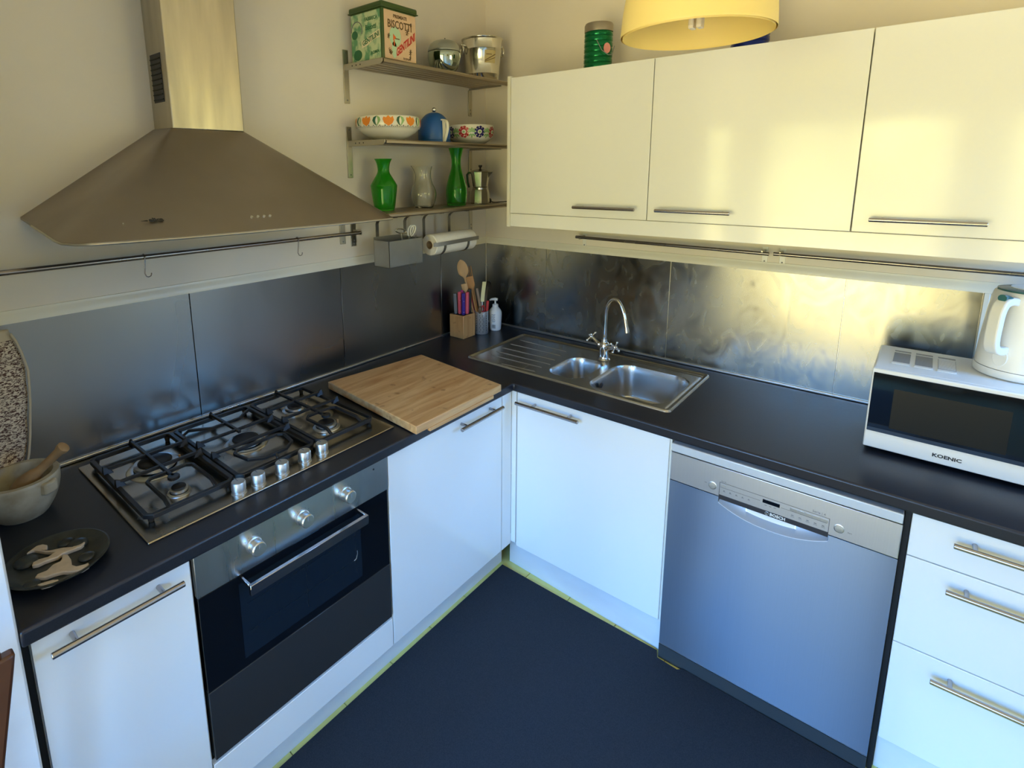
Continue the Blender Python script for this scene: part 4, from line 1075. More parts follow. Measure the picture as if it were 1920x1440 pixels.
# ------------------------------------------------------------------ lowest shelf things
def glassware(name, label, cat, loc, outer, wall, mat, n=48, spout=None):
    t = thing(name, label, cat, loc); bm = B()
    inner = [(max(r-wall, 0.002), h) for r, h in outer[::-1] if h > wall*1.5]
    lathe(bm, [(0, 0)]+outer+inner+[(0, wall*1.8)], loc, n)
    if spout:
        c = Vector(loc)
        for v in bm.verts:
            q = v.co-c; hh = (q.z-spout[1])/spout[2]
            if hh > 0:
                a = math.atan2(q.y, q.x)-spout[0]; a = (a+PI) % (2*PI)-PI
                g = math.exp(-(a/0.35)**2)*hh*hh
                v.co.x += math.cos(spout[0])*spout[3]*g; v.co.y += math.sin(spout[0])*spout[3]*g; v.co.z += 0.004*g
    return t, bm
v1 = smooth_prof([(0.038, 0), (0.041, 0.003), (0.046, 0.03), (0.0545, 0.095), (0.053, 0.108), (0.040, 0.130), (0.0255, 0.155), (0.0245, 0.175), (0.029, 0.196), (0.037, 0.211)], 4)
t, bm = glassware('glass_vase', 'green glass vase with broad shoulders, nearest the cooker hood', 'vase', (0.092, -0.796, ZT3), v1, 0.003, M_gglass); obj('vase_body', bm, M_gglass, t)
v2 = smooth_prof([(0.042, 0), (0.0445, 0.004), (0.049, 0.05), (0.0475, 0.085), (0.036, 0.130), (0.0245, 0.168), (0.0215, 0.195), (0.024, 0.222), (0.035, 0.263)], 4)
t, bm = glassware('glass_carafe', 'tall slim green glass carafe beside the moka pot', 'carafe', (0.118, -0.372, ZT3), v2, 0.003, M_gglass); obj('carafe_body', bm, M_gglass, t)
v3 = smooth_prof([(0.038, 0), (0.042, 0.003), (0.052, 0.028), (0.0575, 0.058), (0.052, 0.085), (0.040, 0.112), (0.035, 0.135), (0.036, 0.16), (0.041, 0.180)], 4)
sp_a = math.radians(-135)
t, bm = glassware('glass_jug', 'small clear glass jug with pinched spout between the green vases', 'jug', (0.095, -0.568, ZT3), v3, 0.0022, M_glass, spout=(sp_a, 0.13, 0.05, 0.014)); obj('jug_body', bm, M_glass, t)
# moka pot (octagonal)
mk = thing('moka_pot', 'octagonal aluminium moka coffee pot with black handle', 'coffee pot', (0.130, -0.208, ZT3)); c0 = mk.location.copy()
bm = B(); lathe(bm, [(0, 0), (0.044, 0), (0.0465, 0.002), (0.0465, 0.006), (0.044, 0.055), (0.040, 0.070), (0, 0.070)], c0, 8); obj('boiler', bm, M_moka, mk, smooth=20, bevel=0.001)
bm = B(); lathe(bm, [(0, 0.070), (0.0385, 0.070), (0.0395, 0.078), (0.0365, 0.080)], c0, 40); obj('collar', bm, M_moka, mk)
bm = B(); lathe(bm, [(0.0, 0.080), (0.034, 0.080), (0.036, 0.083), (0.0475, 0.152), (0.0465, 0.153), (0, 0.153)], c0, 8); up_ = obj('upper_jug', bm, M_moka, mk, smooth=20, bevel=0.001)
bm = B(); lathe(bm, [(0.049, 0.153), (0.048, 0.1565), (0.02, 0.166), (0, 0.168)], c0, 8); ld = obj('lid', bm, M_moka, mk, smooth=20)
bm = B(); lathe(bm, [(0, 0.165), (0.006, 0.165), (0.004, 0.172), (0.0095, 0.180), (0.009, 0.186), (0, 0.187)], c0, 16); obj('knob', bm, M_bake, ld)
a = math.radians(-152); d = Vector((math.cos(a), math.sin(a), 0)); s = Vector((-d.y, d.x, 0))
bm = B(); strip(bm, [c0+d*0.042+Vector((0, 0, 0.148)), c0+d*0.058+Vector((0, 0, 0.150)), c0+d*0.066+Vector((0, 0, 0.140)), c0+d*0.063+Vector((0, 0, 0.105)), c0+d*0.056+Vector((0, 0, 0.078))], 0.014, 0.009, s); obj('handle', bm, M_bake, mk, bevel=0.002)
a = math.radians(30); d = Vector((math.cos(a), math.sin(a), 0)); s = Vector((-d.y, d.x, 0)); bm = B(); prism(bm, [c0+d*0.040+s*0.014+Vector((0, 0, 0.150)), c0+d*0.040-s*0.014+Vector((0, 0, 0.150)), c0+d*0.062+Vector((0, 0, 0.153)), ], (0, 0, 0.002)); prism(bm, [c0+d*0.040+s*0.012+Vector((0, 0, 0.150)), c0+d*0.060+Vector((0, 0, 0.152)), c0+d*0.037+Vector((0, 0, 0.120))], tuple(s*0.001)); obj('spout', bm, M_moka, up_)
bm = B(); a = Vector((0.130, -0.146, ZT3)); tube(bm, smooth_prof([(0.142, -0.155, ZT3+0.016), (0.144, -0.144, ZT3+0.010), (0.148, -0.130, ZT3+0.004), (0.158, -0.116, ZT3+0.003), (0.17, -0.102, ZT3+0.004), (0.174, -0.06, ZT3+0.004), (0.178, -0.012, ZT3+0.006)], 3), 0.0028, 8)
cb = obj('power_cord', bm, M_bake, loc=(0.13, -0.146, ZT3)); tag(cb, 'black cord with plug lying beside the moka pot', 'cord')
bm = B(); lathe(bm, [(0, 0), (0.010, 0.0), (0.013, 0.006), (0.012, 0.018), (0.006, 0.024), (0, 0.025)], (0.142, -0.154, ZT3+0.001), 16); obj('plug', bm, M_bake, cb)

# ------------------------------------------------------------------ hanging box and roll under the lowest shelf
hx = thing('hanging_caddy', 'square-edged steel utensil caddy hanging under the lowest shelf', 'caddy', (0.145, -0.76, 1.30))
BX0, BX1, BY0, BY1, BZ0, BZ1 = 0.100, 0.193, -0.869, -0.680, 1.310, 1.418
bm = B(); t_ = 0.0015
box(bm, BX0, BX1, BY0, BY1, BZ0, BZ0+t_); box(bm, BX0, BX0+t_, BY0, BY1, BZ0, BZ1+0.012); box(bm, BX1-t_, BX1, BY0, BY1, BZ0, BZ1); box(bm, BX0, BX1, BY0, BY0+t_, BZ0, BZ1); box(bm, BX0, BX1, BY1-t_, BY1, BZ0, BZ1)
obj('box_body', bm, steel('dull_caddy_steel', (0.42, 0.42, 0.40), 0.36, scale=(9, 9, 9)), hx)
def strap(y, zb, parent, x=0.098):
    bm = B(); zt = ZT3-0.0195
    strip(bm, [(x, y, zb), (x, y, zt-0.032), (x+0.006, y, zt-0.020), (x+0.028, y, zt-0.007), (x+0.06, y, zt-0.0015), (0.214, y, zt-0.0015)], 0.016, 0.002, (0, 1, 0)); obj('strap', bm, M_darksteel, parent)
strap(-0.846, BZ1, hx); strap(-0.690, BZ1, hx)
rh = thing('paper_towel_holder', 'dark steel paper towel holder hanging under the lowest shelf', 'holder', (0.15, -0.46, 1.37))
strap(-0.572, 1.395, rh, 0.096); strap(-0.402, 1.395, rh, 0.096)
RXc, RZc, RR = 0.152, 1.372, 0.0475
bm = B(); strip(bm, [(RXc+0.043, -0.615, RZc+0.006), (RXc+0.053, -0.60, RZc+0.006), (RXc+0.053, -0.315, RZc+0.010)], 0.017, 0.002, (0, 0, 1)); obj('front_bar', bm, M_darksteel, rh)
for yy in (-0.545, -0.385):
    bm = B(); strip(bm, [(RXc+0.0505*math.cos(a), yy, RZc+0.0505*math.sin(a)) for a in [math.radians(k) for k in range(0, -181, -15)]]+[(RXc-0.0525, yy, RZc+0.03)], 0.014, 0.002, (0, 1, 0)); obj('curved_band', bm, M_darksteel, rh)
rp = thing('paper_towel_roll', 'white paper towel roll lying in the dark steel holder', 'paper roll', (RXc, -0.455, RZc))
bm = B(); y0, y1 = -0.596, -0.318
u, v = Vector((1, 0, 0)), Vector((0, 0, 1))
A = [ring(bm, (RXc, y_, RZc), u, v, r_, 40) for y_, r_ in ((y0, 0.019), (y0-0.0, RR-0.003), (y0+0.003, RR), (y1-0.003, RR), (y1, RR-0.003), (y1, 0.019))]
for p_, q_ in zip(A, A[1:]): bridge(bm, p_, q_)
bridge(bm, A[-1], A[0]); obj('paper', bm, M_paper, rp)
bm = B(); A = [ring(bm, (RXc, y_, RZc), u, v, r_, 32) for y_, r_ in ((y0+0.0005, 0.0185), (y0+0.0005, 0.0165), (y1, 0.0165), (y1, 0.0185))]
for p_, q_ in zip(A, A[1:]): bridge(bm, p_, q_)
obj('core', bm, M_card, rp)
# things in the caddy
bm = B(); c0 = Vector((0.142, -0.755, 1.448))
tube(bm, [c0+Vector((0.0, 0.030*math.cos(k*PI/12), 0.009*math.sin(k*PI/12)-0.010*math.cos(k*PI/12)*0.5)) for k in range(24)], 0.0028, 8, closed=True)
tube(bm, [c0+Vector((0, 0, -0.008)), c0+Vector((0, 0.006, -0.05)), c0+Vector((0, 0.01, -0.13))], 0.003, 8)
o = obj('corkscrew', bm, M_steel, loc=tuple(c0)); tag(o, 'steel corkscrew with loop handle standing in the hanging caddy', 'corkscrew')
sc = thing('scissors', 'scissors with white loop handles standing in the hanging caddy', 'scissors', (0.146, -0.705, 1.43))
for dy, dx in ((-0.004, 0), (0.004, 0.006)):
    c0 = Vector((0.146+dx, -0.700+dy, 1.445)); bm = B()
    tube(bm, [c0+Vector((0.002*math.sin(k*PI/6), 0.014*math.cos(k*PI/12)+0.008*math.sin(k*PI/12), 0.022*math.sin(k*PI/12))) for k in range(24)], 0.0032, 8, closed=True); obj('loop_handle', bm, M_plastic, sc)
bm = B(); strip(bm, [(0.148, -0.712, 1.425), (0.148, -0.725, 1.316)], 0.012, 0.002, (0, 1, 0.1)); obj('blade', bm, M_steel, sc)
bm = B(); strip(bm, [(0.165, -0.690, 1.427), (0.15, -0.695, 1.316)], 0.010, 0.002, (0, 1, 0.1)); o = obj('table_knife', bm, M_steel, loc=(0.15, -0.695, 1.316)); tag(o, 'flat steel blade tip poking out of the right end of the hanging caddy', 'knife')

# ================================================================== WALL CABINETS
UZ0, UZ1 = 1.5086, 2.0756
def wallcab(x0, x1, hx0, hx1, lab):
    c = thing('wall_cabinet', lab, 'cabinet', ((x0+x1)/2, -0.17, UZ0))
    obj('body', bx(x0+0.001, x1-0.001, -0.338, -0.001, UZ0, UZ1-0.002), M_whitem, c)
    d = obj('door', bx(x0+0.0015, x1-0.0015, -0.360, -0.341, UZ0+0.0015, UZ1), M_white, c, bevel=0.0015)
    bar_handle(d, (hx0, -0.391, 1.549), (hx1, -0.391, 1.549), (0, -0.031, 0), (0.12, 0.88), 0.0062)
    return c
cc = wallcab(0.4176, 1.0343, 0.7435, 0.9987, 'cream gloss wall cupboard with lift-up door, next to the shelves')
obj('side_panel', bx(0.402, 0.4165, -0.362, -0.001, 1.4505, 2.083), M_whitem, cc, bevel=0.0012, label='cream end panel facing the shelves')
wallcab(1.0343, 1.6546, 1.0746, 1.3256, 'middle cream gloss wall cupboard above the sink tap')
wallcab(1.6546, 2.271, 1.697, 1.9452, 'right-hand cream gloss wall cupboard above the microwave')
o = obj('pelmet_board', bx(0.418, 2.29, -0.356, -0.340, 1.4525, UZ0-0.0005), M_white, loc=(1.35, -0.35, 1.4525), bevel=0.001); tag(o, 'long cream pelmet board below the wall cupboard doors', 'pelmet')
# flasks on the cupboards
def flask(name, lab, c, mat, body_r, lidmat):
    t = thing(name, lab, 'flask', c); c = Vector(c); bm = B(); prof = [(0, 0), (body_r*0.96, 0), (body_r, 0.004)]
    z = 0.008
    while z < 0.135:
        prof += [(body_r, z), (body_r*1.0, z+0.010), (body_r*0.955, z+0.014), (body_r, z+0.018)]; z += 0.0205
    prof += [(body_r*0.98, z+0.01), (body_r*0.9, z+0.014), (0, z+0.014)]
    lathe(bm, prof, c, 48); obj('body', bm, mat, t, smooth=50)
    bm = B(); zl = z+0.012; lathe(bm, [(0, zl), (body_r*1.0, zl), (body_r*1.0, zl+0.026), (body_r*0.94, zl+0.033), (0, zl+0.035)], c, 48); obj('lid', bm, lidmat, t)
    return t, z
zt = UZ1-0.002
t, z = flask('vacuum_flask', 'green ribbed metal vacuum flask with pewter lid on the wall cupboard', (0.722, -0.178, zt), M_green, 0.0565, M_pewter)
c0 = Vector((0.722, -0.178, zt))
a = math.atan2(-2.15, 1.11)+0.62; d = Vector((math.cos(a), math.sin(a), 0)); s = Vector((-d.y, d.x, 0))
bm = B(); q = c0+d*0.0575+Vector((0, 0, 0.095)); prism(bm, [q+s*(0.016*math.cos(k*PI/8))+Vector((0, 0, 0.020*math.sin(k*PI/8))) for k in range(16)], tuple(d*0.0015)); o = obj('sticker', bm, M_pinkl, t)
bm = B(); tube(bm, [c0+Vector((0.02, -0.054, 0.125)), c0+Vector((0.042, -0.052, 0.085)), c0+Vector((0.064, -0.040, 0.066))], 0.0016, 8); tube(bm, [c0+Vector((0.064, -0.040, 0.066)), c0+Vector((0.072, -0.02, 0.068)), c0+Vector((0.055, 0.03, 0.11))], 0.0016, 8); obj('wire_bail', bm, M_inkg, t)
flask('vacuum_flask', 'dark blue metal flask on the wall cupboard, mostly hidden by the yellow lamp', (1.288, -0.17, zt), M_dblue, 0.0600, M_dblue)
# round wall disc high above the right cupboard
bm = B(); lathe(bm, [(0.040, 0), (0.042, 0.004), (0.038, 0.007), (0.030, 0.006), (0, 0.006)], (1.930, -0.0, 2.235), 32, (0, -1, 0)); o = obj('wall_disc', bm, M_wall, loc=(1.930, 0, 2.235)); tag(o, 'round cream ceiling-height wall cover above the right-hand wall cupboard', 'wall cover')

# ------------------------------------------------------------------ pendant lamp
LX, LY, LZ, LR = 1.380, -0.985, 1.994, 0.163
lp = thing('pendant_lamp', 'yellow dome pendant lamp hanging in front of the wall cupboards', 'lamp', (LX, LY, LZ))
bm = B()
outer = smooth_prof([(LR, 0), (LR*1.0, 0.012), (LR*0.975, 0.06), (LR*0.91, 0.115), (LR*0.76, 0.170), (LR*0.50, 0.212), (LR*0.22, 0.232), (0.03, 0.236)], 5)
lathe(bm, outer+[(0.03, 0.232)]+[(max(r-0.004, 0.028), h-0.002) for r, h in outer[::-1][1:]], (LX, LY, LZ), 72)
bm.verts.ensure_lookup_table()
obj('shade', bm, M_yellow, lp, smooth=60)
bm = B(); lathe(bm, [(0, 0.16), (0.022, 0.16), (0.024, 0.20), (0.03, 0.24), (0.018, 0.27), (0, 0.272)], (LX, LY, LZ), 24); obj('socket', bm, M_plastic, lp)
bm = B()
for dx in (-0.0085, 0.0085):
    for dy in (-0.0075, 0.0075): cyl(bm, (LX+dx, LY+dy, LZ+0.018), (LX+dx, LY+dy, LZ+0.16), 0.0062, n=10)
    box(bm, LX+dx-0.0055, LX+dx+0.0055, LY-0.011, LY+0.011, LZ+0.013, LZ+0.028)
obj('bulb', bm, M_lamp, lp, bevel=0.001, seg=1)
bm = B(); cyl(bm, (LX, LY, LZ+0.27), (LX, LY, CEIL), 0.003, n=8); obj('cord', bm, M_plastic, lp)

# ================================================================== THINGS ON THE WORKTOP
# cutting board
bm = B(); q = [(0.677, -1.208), (0.120, -1.155), (0.178, -0.690), (0.668, -0.748)]
bz0, bz1 = HT+0.004, HT+0.032
q2 = [(0.664, -1.200), (0.130, -1.150), (0.184, -0.694), (0.664, -0.748)]
prism(bm, [(x, y, bz0) for x, y in q2], (0, 0, bz1-bz0))
cbd = thing('cutting_board', 'thick bamboo cutting board lying between the hob and the corner', 'cutting board', (0.40, -0.95, HT))
obj('board', bm, M_board, cbd, bevel=0.003, seg=2)
bm = B()
for x, y in ((0.62, -1.15), (0.18, -1.11), (0.23, -0.74), (0.62, -0.80)): cyl(bm, (x, y, HT), (x, y, bz0+0.001), 0.008, n=14)
obj('foot', bm, M_bake, cbd)
bm = B(); box(bm, 0.655, 0.6675, -1.14, -0.80, HT-0.006, bz0+0.002); obj('edge_lip', bm, M_board, cbd, bevel=0.001)
# knife block
kb = obj('knife_block', bx(0.030, 0.122, -0.335, -0.243, HT, 0.985), M_block, loc=(0.076, -0.289, HT), bevel=0.003); tag(kb, 'square light beech knife block in the worktop corner', 'knife block')
obj('slots', bx(0.036, 0.116, -0.329, -0.249, 0.9852, 0.9862), M_ink, kb)
def knife(lab, x, y, mat, tilt, h, dots=False):
    h *= 1.2
    t = thing('kitchen_knife', lab, 'knife', (x, y, 0.900), 'knives in the block')
    d = Vector((tilt[0], tilt[1], 1)).normalized(); p = Vector((x, y, 0.987))
    bm = B(); strip(bm, [p, p+d*(h*0.3), p+d*(h*0.7), p+d*(h-0.006), p+d*h], 0.022, 0.0165, (-0.35, 0.75, 0)); o = obj('handle', bm, mat, t, bevel=0.004, seg=2)
    bm = B(); strip(bm, [p-d*0.105, p+d*0.002], 0.022, 0.0015, (-0.35, 0.75, 0)); obj('blade', bm, M_steel, t)
    if dots:
        bm = B(); nrm = Vector((0.9, -0.42, 0.0)).normalized()
        for k in range(4): ball(bm, p+d*(h*(0.14+0.25*k))+nrm*0.0082+Vector((-0.003, 0.006, 0))*(1 if k % 2 else -1), 0.0017, 8)
        obj('white_dots', bm, M_plastic, o)
knife('knife with grey handle at the left edge of the beech block', 0.060, -0.318, M_greyh, (0.0, -0.06), 0.088)
knife('knife with slim pink handle, left of the indigo one in the block', 0.078, -0.308, M_pink, (0.0, -0.03), 0.095, True)
knife('knife with dotted indigo handle at the front of the beech block', 0.104, -0.312, M_indigo, (0.02, -0.02), 0.093, True)
knife('knife with magenta handle behind the indigo one in the block', 0.060, -0.270, M_magenta, (0.0, 0.0), 0.094)
knife('knife with pink handle right of the indigo one in the block', 0.106, -0.286, M_pink, (0.0, 0.02), 0.092)
knife('knife with black handle at the right of the beech block', 0.100, -0.262, M_bake, (0.0, 0.03), 0.102)
# holder
ch_ = thing('utensil_holder', 'perforated steel utensil cup between knife block and soap bottle', 'utensil holder', (0.122, -0.192, HT))
c0 = ch_.location.copy(); R_ = 0.035
bm = B(); A = []
for h, r in ((0.002, R_-0.002), (0.0, R_-0.004)): pass
lathe(bm, [(0, 0.0), (R_-0.003, 0), (R_, 0.003), (R_, 0.116), (R_+0.001, 0.119), (R_-0.001, 0.120), (R_-0.0018, 0.116), (R_-0.0018, 0.004), (0, 0.004)], c0, 48); obj('cup', bm, principled('satin_cup_metal', (0.74, 0.73, 0.70), 0.32, 0.7), ch_, smooth=50)
bm = B()
va = math.atan2(-2.33+0.19, 1.8365-0.122)
for a in (-0.78, -0.28, 0.22, 0.78):
    for k in range(7 if abs(a) > 0.5 else 9):
        aa = va+a+(0.10 if k % 2 and abs(a) < 0.5 else 0); d = Vector((math.cos(aa), math.sin(aa), 0)); z = 0.022+k*0.0125 if abs(a) > 0.5 else 0.016+k*0.0105
        cyl(bm, c0+d*(R_-0.001)+Vector((0, 0, z)), c0+d*(R_+0.0005)+Vector((0, 0, z)), 0.0021, n=8)
obj('perforation', bm, M_ink, ch_)
def utensil(name, lab, cat, base, tipv): return thing(name, lab, cat, base)
def spoon(lab, base, tip, mat, w, l, thick=0.006, oval=True):
    base, tip = Vector(base), Vector(tip); d = (tip-base).normalized(); L = (tip-base).length
    side = Vector((0.74, 0.67, 0)); side = (side-d*side.dot(d)).normalized(); nrm = d.cross(side)
    t = thing('wooden_spoon', lab, 'spoon', tuple(base), 'wooden utensils in the steel cup')
    bm = B(); tube(bm, [base, base.lerp(tip, 0.5), tip-d*l*0.9], [0.0048, 0.0050, 0.0056], 10); obj('handle', bm, mat, t)
    bm = B(); prev = None; n = 12
    for k in range(n+1):
        u = k/n; ww = w/2*math.sqrt(max(1-(2*u-0.98)**2, 0.02)) if oval else w/2*min(1, 0.35+u*1.6)
        if u < 0.3: ww = max(ww*u/0.3, 0.0055)
        p = tip-d*l*(1-u); cur = [bm.verts.new(p+side*(ww*math.cos(2*PI*j/12))+nrm*(thick/2*math.sin(2*PI*j/12)-0.004*math.sin(PI*u)*0)) for j in range(12)]
        if prev: bridge(bm, prev, cur)
        else: bm.faces.new(cur[::-1])
        prev = cur
    bm.faces.new(prev); obj('bowl' if oval else 'blade', bm, mat, t)
    return t
spoon('pale wooden spoon, tallest of the utensils, above the knife block', (0.108, -0.205, HT+0.01), (0.060, -0.281, 1.256), M_spoon, 0.054, 0.105)
spoon('tan wooden spatula right of the pale spoon', (0.114, -0.190, HT+0.01), (0.085, -0.248, 1.168), M_olive, 0.044, 0.085, oval=False)
t = spoon('short tan wooden spatula in front of the pale spoon', (0.104, -0.212, HT+0.01), (0.082, -0.282, 1.136), M_spoon, 0.030, 0.05, oval=False)
fk = thing('wooden_fork', 'wooden salad fork with slim tines right of the pale spoon', 'fork', (0.110, -0.185, HT+0.01))
b0, t0 = Vector((0.112, -0.180, HT+0.01)), Vector((0.058, -0.216, 1.214)); d = (t0-b0).normalized(); sd_ = Vector((0.74, 0.67, 0)); sd_ = (sd_-d*sd_.dot(d)).normalized()
bm = B(); tube(bm, [b0, t0-d*0.12], [0.0048, 0.0055], 10); obj('handle', bm, M_olive, fk)
for k in (-1, 0, 1):
    bm = B(); tube(bm, [t0-d*0.125, t0-d*0.09+sd_*k*0.009, t0+sd_*k*0.011], [0.0052, 0.0036, 0.0022], 8); obj('tine', bm, M_olive, fk)
bm = B(); tube(bm, [(0.128, -0.183, HT+0.01), (0.112, -0.190, 1.01), (0.095, -0.196, 1.100)], [0.007, 0.0085, 0.007], 10); o = obj('rolling_stick', bm, vary(principled('grey_brown_wood', (0.36, 0.25, 0.17), 0.6), (30, 30, 12), 0.3), loc=(0.128, -0.185, HT+0.01)); tag(o, 'thick grey-brown wooden handle leaning in the steel cup', 'utensil')
bm = B(); strip(bm, [(0.102, -0.205, HT+0.01), (0.086, -0.222, 1.02), (0.075, -0.224, 1.12)], 0.009, 0.004, (0.7, 0.7, 0)); o = obj('red_spatula', bm, M_redp, loc=(0.105, -0.212, HT+0.01)); tag(o, 'narrow red plastic handle beside the wooden fork', 'utensil')
sc = thing('scissors', 'scissors with dark red loop handles in the steel cup', 'scissors', (0.125, -0.21, HT+0.01))
for dy in (-0.014, 0.012):
    bm = B(); c1 = Vector((0.138, -0.212+dy, 1.000)); tube(bm, [c1+Vector((0.002, 0.0115*math.cos(k*PI/10), 0.017*math.sin(k*PI/10))) for k in range(20)], 0.003, 8, closed=True); obj('loop_handle', bm, M_redp if dy > 0 else M_brown, sc)
bm = B(); strip(bm, [(0.137, -0.213, 0.985), (0.125, -0.21, HT+0.012)], 0.012, 0.003, (0, 1, 0)); obj('blade', bm, M_steel, sc)
t = thing('kitchen_knife', 'red-handled knife standing in the steel cup', 'knife', (0.138, -0.176, HT+0.01)); bm = B(); strip(bm, [(0.140, -0.172, 0.975), (0.140, -0.166, 1.0), (0.138, -0.160, 1.035)], 0.014, 0.009, (0.67, 0.74, 0)); obj('handle', bm, M_redp, t, bevel=0.003); bm = B(); strip(bm, [(0.138, -0.180, HT+0.012), (0.140, -0.173, 0.977)], 0.012, 0.0015, (0.67, 0.74, 0)); obj('blade', bm, M_steel, t)
t = thing('spatula', 'cream plastic spatula leaning right in the steel cup', 'spatula', (0.125, -0.185, HT+0.01)); bm = B(); tube(bm, [(0.125, -0.188, HT+0.012), (0.118, -0.180, 1.03)], 0.003, 8); obj('handle', bm, M_plastic, t); bm = B(); strip(bm, [(0.118, -0.180, 1.03), (0.114, -0.168, 1.075), (0.105, -0.145, 1.128)], 0.020, 0.004, (0.74, 0.67, 0)); obj('blade', bm, M_palecr, t, bevel=0.001)
t = thing('tongs', 'black curved tongs arching over the soap bottle side of the steel cup', 'tongs', (0.130, -0.180, HT+0.01)); bm = B(); strip(bm, smooth_prof([(0.130, -0.183, HT+0.012), (0.127, -0.168, 1.00), (0.118, -0.150, 1.06), (0.108, -0.128, 1.105), (0.10, -0.104, 1.122), (0.096, -0.088, 1.105), (0.094, -0.078, 1.065)], 3), 0.016, 0.004, (0.74, 0.67, 0)); obj('arm', bm, M_bake, t)
# soap bottle
so = thing('soap_bottle', 'white pump soap bottle right of the steel utensil cup', 'soap bottle', (0.140, -0.098, HT)); c0 = so.location.copy()
bm = B(); prof = [(0, 0), (0.026, 0), (0.029, 0.003)]+smooth_prof([(0.030, 0.006), (0.033, 0.045), (0.0345, 0.085), (0.031, 0.105), (0.019, 0.121), (0.014, 0.124)], 4)+[(0, 0.124)]
lathe(bm, prof, c0, 40, sx=1.0, sy=0.95); bd = obj('bottle_body', bm, M_plastic, so)
bm = B(); lathe(bm, [(0, 0.124), (0.016, 0.124), (0.016, 0.136), (0.011, 0.140), (0.0045, 0.141), (0.0045, 0.160), (0, 0.160)], c0, 24); obj('collar', bm, M_plastic, so)
a = math.radians(-155); d = Vector((math.cos(a), math.sin(a), 0)); bm = B(); tube(bm, [c0+d*-0.013+Vector((0, 0, 0.163)), c0+Vector((0, 0, 0.165)), c0+d*0.02+Vector((0, 0, 0.163)), c0+d*0.030+Vector((0, 0, 0.158))], [0.007, 0.0085, 0.006, 0.004], 12); obj('pump_head', bm, M_plastic, so)
va = math.atan2(-2.33+0.098, 1.8365-0.14)
bm = B(); pr = [p for p in prof if p[1] > 0.004]
for h, w in ((0.090, 0.020), (0.084, 0.012), (0.077, 0.018), (0.071, 0.010), (0.064, 0.016), (0.057, 0.020), (0.051, 0.014)):
    for k in range(3): decal(bm, c0, pr, va-0.25, h, [(-w/2+k*w/3, -0.0014), (-w/2+(k+0.7)*w/3, -0.0014), (-w/2+(k+0.7)*w/3, 0.0014), (-w/2+k*w/3, 0.0014)], 0.0012)
for k in range(6): decal(bm, c0, pr, va-0.25, 0.034-k*0.0035, [(-0.009, -0.0012), (0.009, -0.0012), (0.009, 0.0010), (-0.009, 0.0010)], 0.0012)
obj('label_print', bm, M_inkg, bd, smooth=0, fix=False)

# mortar, pestle
mt_ = thing('mortar', 'marble mortar with side lugs at the left end of the worktop', 'mortar', (0.195, -2.106, HT)); c0 = mt_.location.copy()
bm = B(); lathe(bm, [(0, 0), (0.050, 0)]+smooth_prof([(0.054, 0.004), (0.072, 0.035), (0.082, 0.068), (0.085, 0.098)], 5)+[(0.083, 0.102), (0.071, 0.102), (0.068, 0.097)]+smooth_prof([(0.066, 0.08), (0.055, 0.045), (0.03, 0.026), (0, 0.022)], 4), c0, 56); mb = obj('mortar_bowl', bm, M_marble, mt_)
for ang in (32, 122, -148):
    a = math.radians(ang); d = Vector((math.cos(a), math.sin(a), 0)); s = Vector((-d.y, d.x, 0)); p = c0+d*0.072
    bm = B(); prism(bm, [p+s*0.021+Vector((0, 0, 0.065)), p+d*0.022+s*0.017+Vector((0, 0, 0.065)), p+d*0.025+Vector((0, 0, 0.065)), p+d*0.022-s*0.017+Vector((0, 0, 0.065)), p-s*0.021+Vector((0, 0, 0.065))], (0, 0, 0.030)); obj('lug', bm, M_marble, mb, bevel=0.005)
ps = thing('pestle', 'wooden pestle leaning out of the marble mortar', 'pestle', (0.19, -2.11, HT+0.03))
bm = B(); a0 = Vector((0.185, -2.118, HT+0.05)); a1 = Vector((0.266, -2.018, 1.036))
tube(bm, [a0.lerp(a1, t) for t in (0, 0.08, 0.25, 0.42, 0.5, 0.7, 0.88, 0.94, 0.98, 1.0)], [0.012, 0.021, 0.024, 0.017, 0.0115, 0.0105, 0.011, 0.0145, 0.0145, 0.009], 18); obj('shaft', bm, M_pestle, ps)
# dark dish
ds_ = thing('ornamental_dish', 'round black stone dish with pale bone figures beside the mortar', 'dish', (0.482, -2.104, HT)); c0 = ds_.location.copy()
bm = B(); lathe(bm, [(0, 0), (0.066, 0), (0.080, 0.006), (0.094, 0.016), (0.0965, 0.019), (0.093, 0.0205), (0.080, 0.0135), (0.066, 0.009), (0, 0.008)], c0, 56); obj('dish_body', bm, M_dish, ds_)
figs = [[(0.413, -2.144), (0.4, -2.122), (0.404, -2.112), (0.416, -2.106), (0.435, -2.112), (0.444, -2.102), (0.453, -2.085), (0.466, -2.072), (0.457, -2.055), (0.456, -2.048), (0.47, -2.049), (0.479, -2.059), (0.477, -2.077), (0.475, -2.093), (0.48, -2.102), (0.475, -2.124), (0.476, -2.136), (0.47, -2.146), (0.459, -2.142), (0.457, -2.13), (0.463, -2.116), (0.455, -2.1), (0.442, -2.113), (0.424, -2.123), (0.413, -2.13)],
 [(0.479, -2.094), (0.488, -2.086), (0.511, -2.086), (0.532, -2.09), (0.545, -2.085), (0.551, -2.072), (0.551, -2.065), (0.562, -2.067), (0.566, -2.081), (0.558, -2.096), (0.542, -2.109), (0.536, -2.123), (0.533, -2.137), (0.518, -2.151), (0.509, -2.145), (0.511, -2.129), (0.5, -2.116), (0.5, -2.103), (0.494, -2.099)],
 [(0.545, -2.153), (0.548, -2.141), (0.553, -2.129), (0.562, -2.120), (0.564, -2.126), (0.564, -2.137), (0.559, -2.149)]]
for f in figs:
    bm = B(); prism(bm, [(x, y, HT+0.0085) for x, y in f], (0, 0, 0.009)); obj('bone_figure', bm, M_bone, ds_, bevel=0.002)
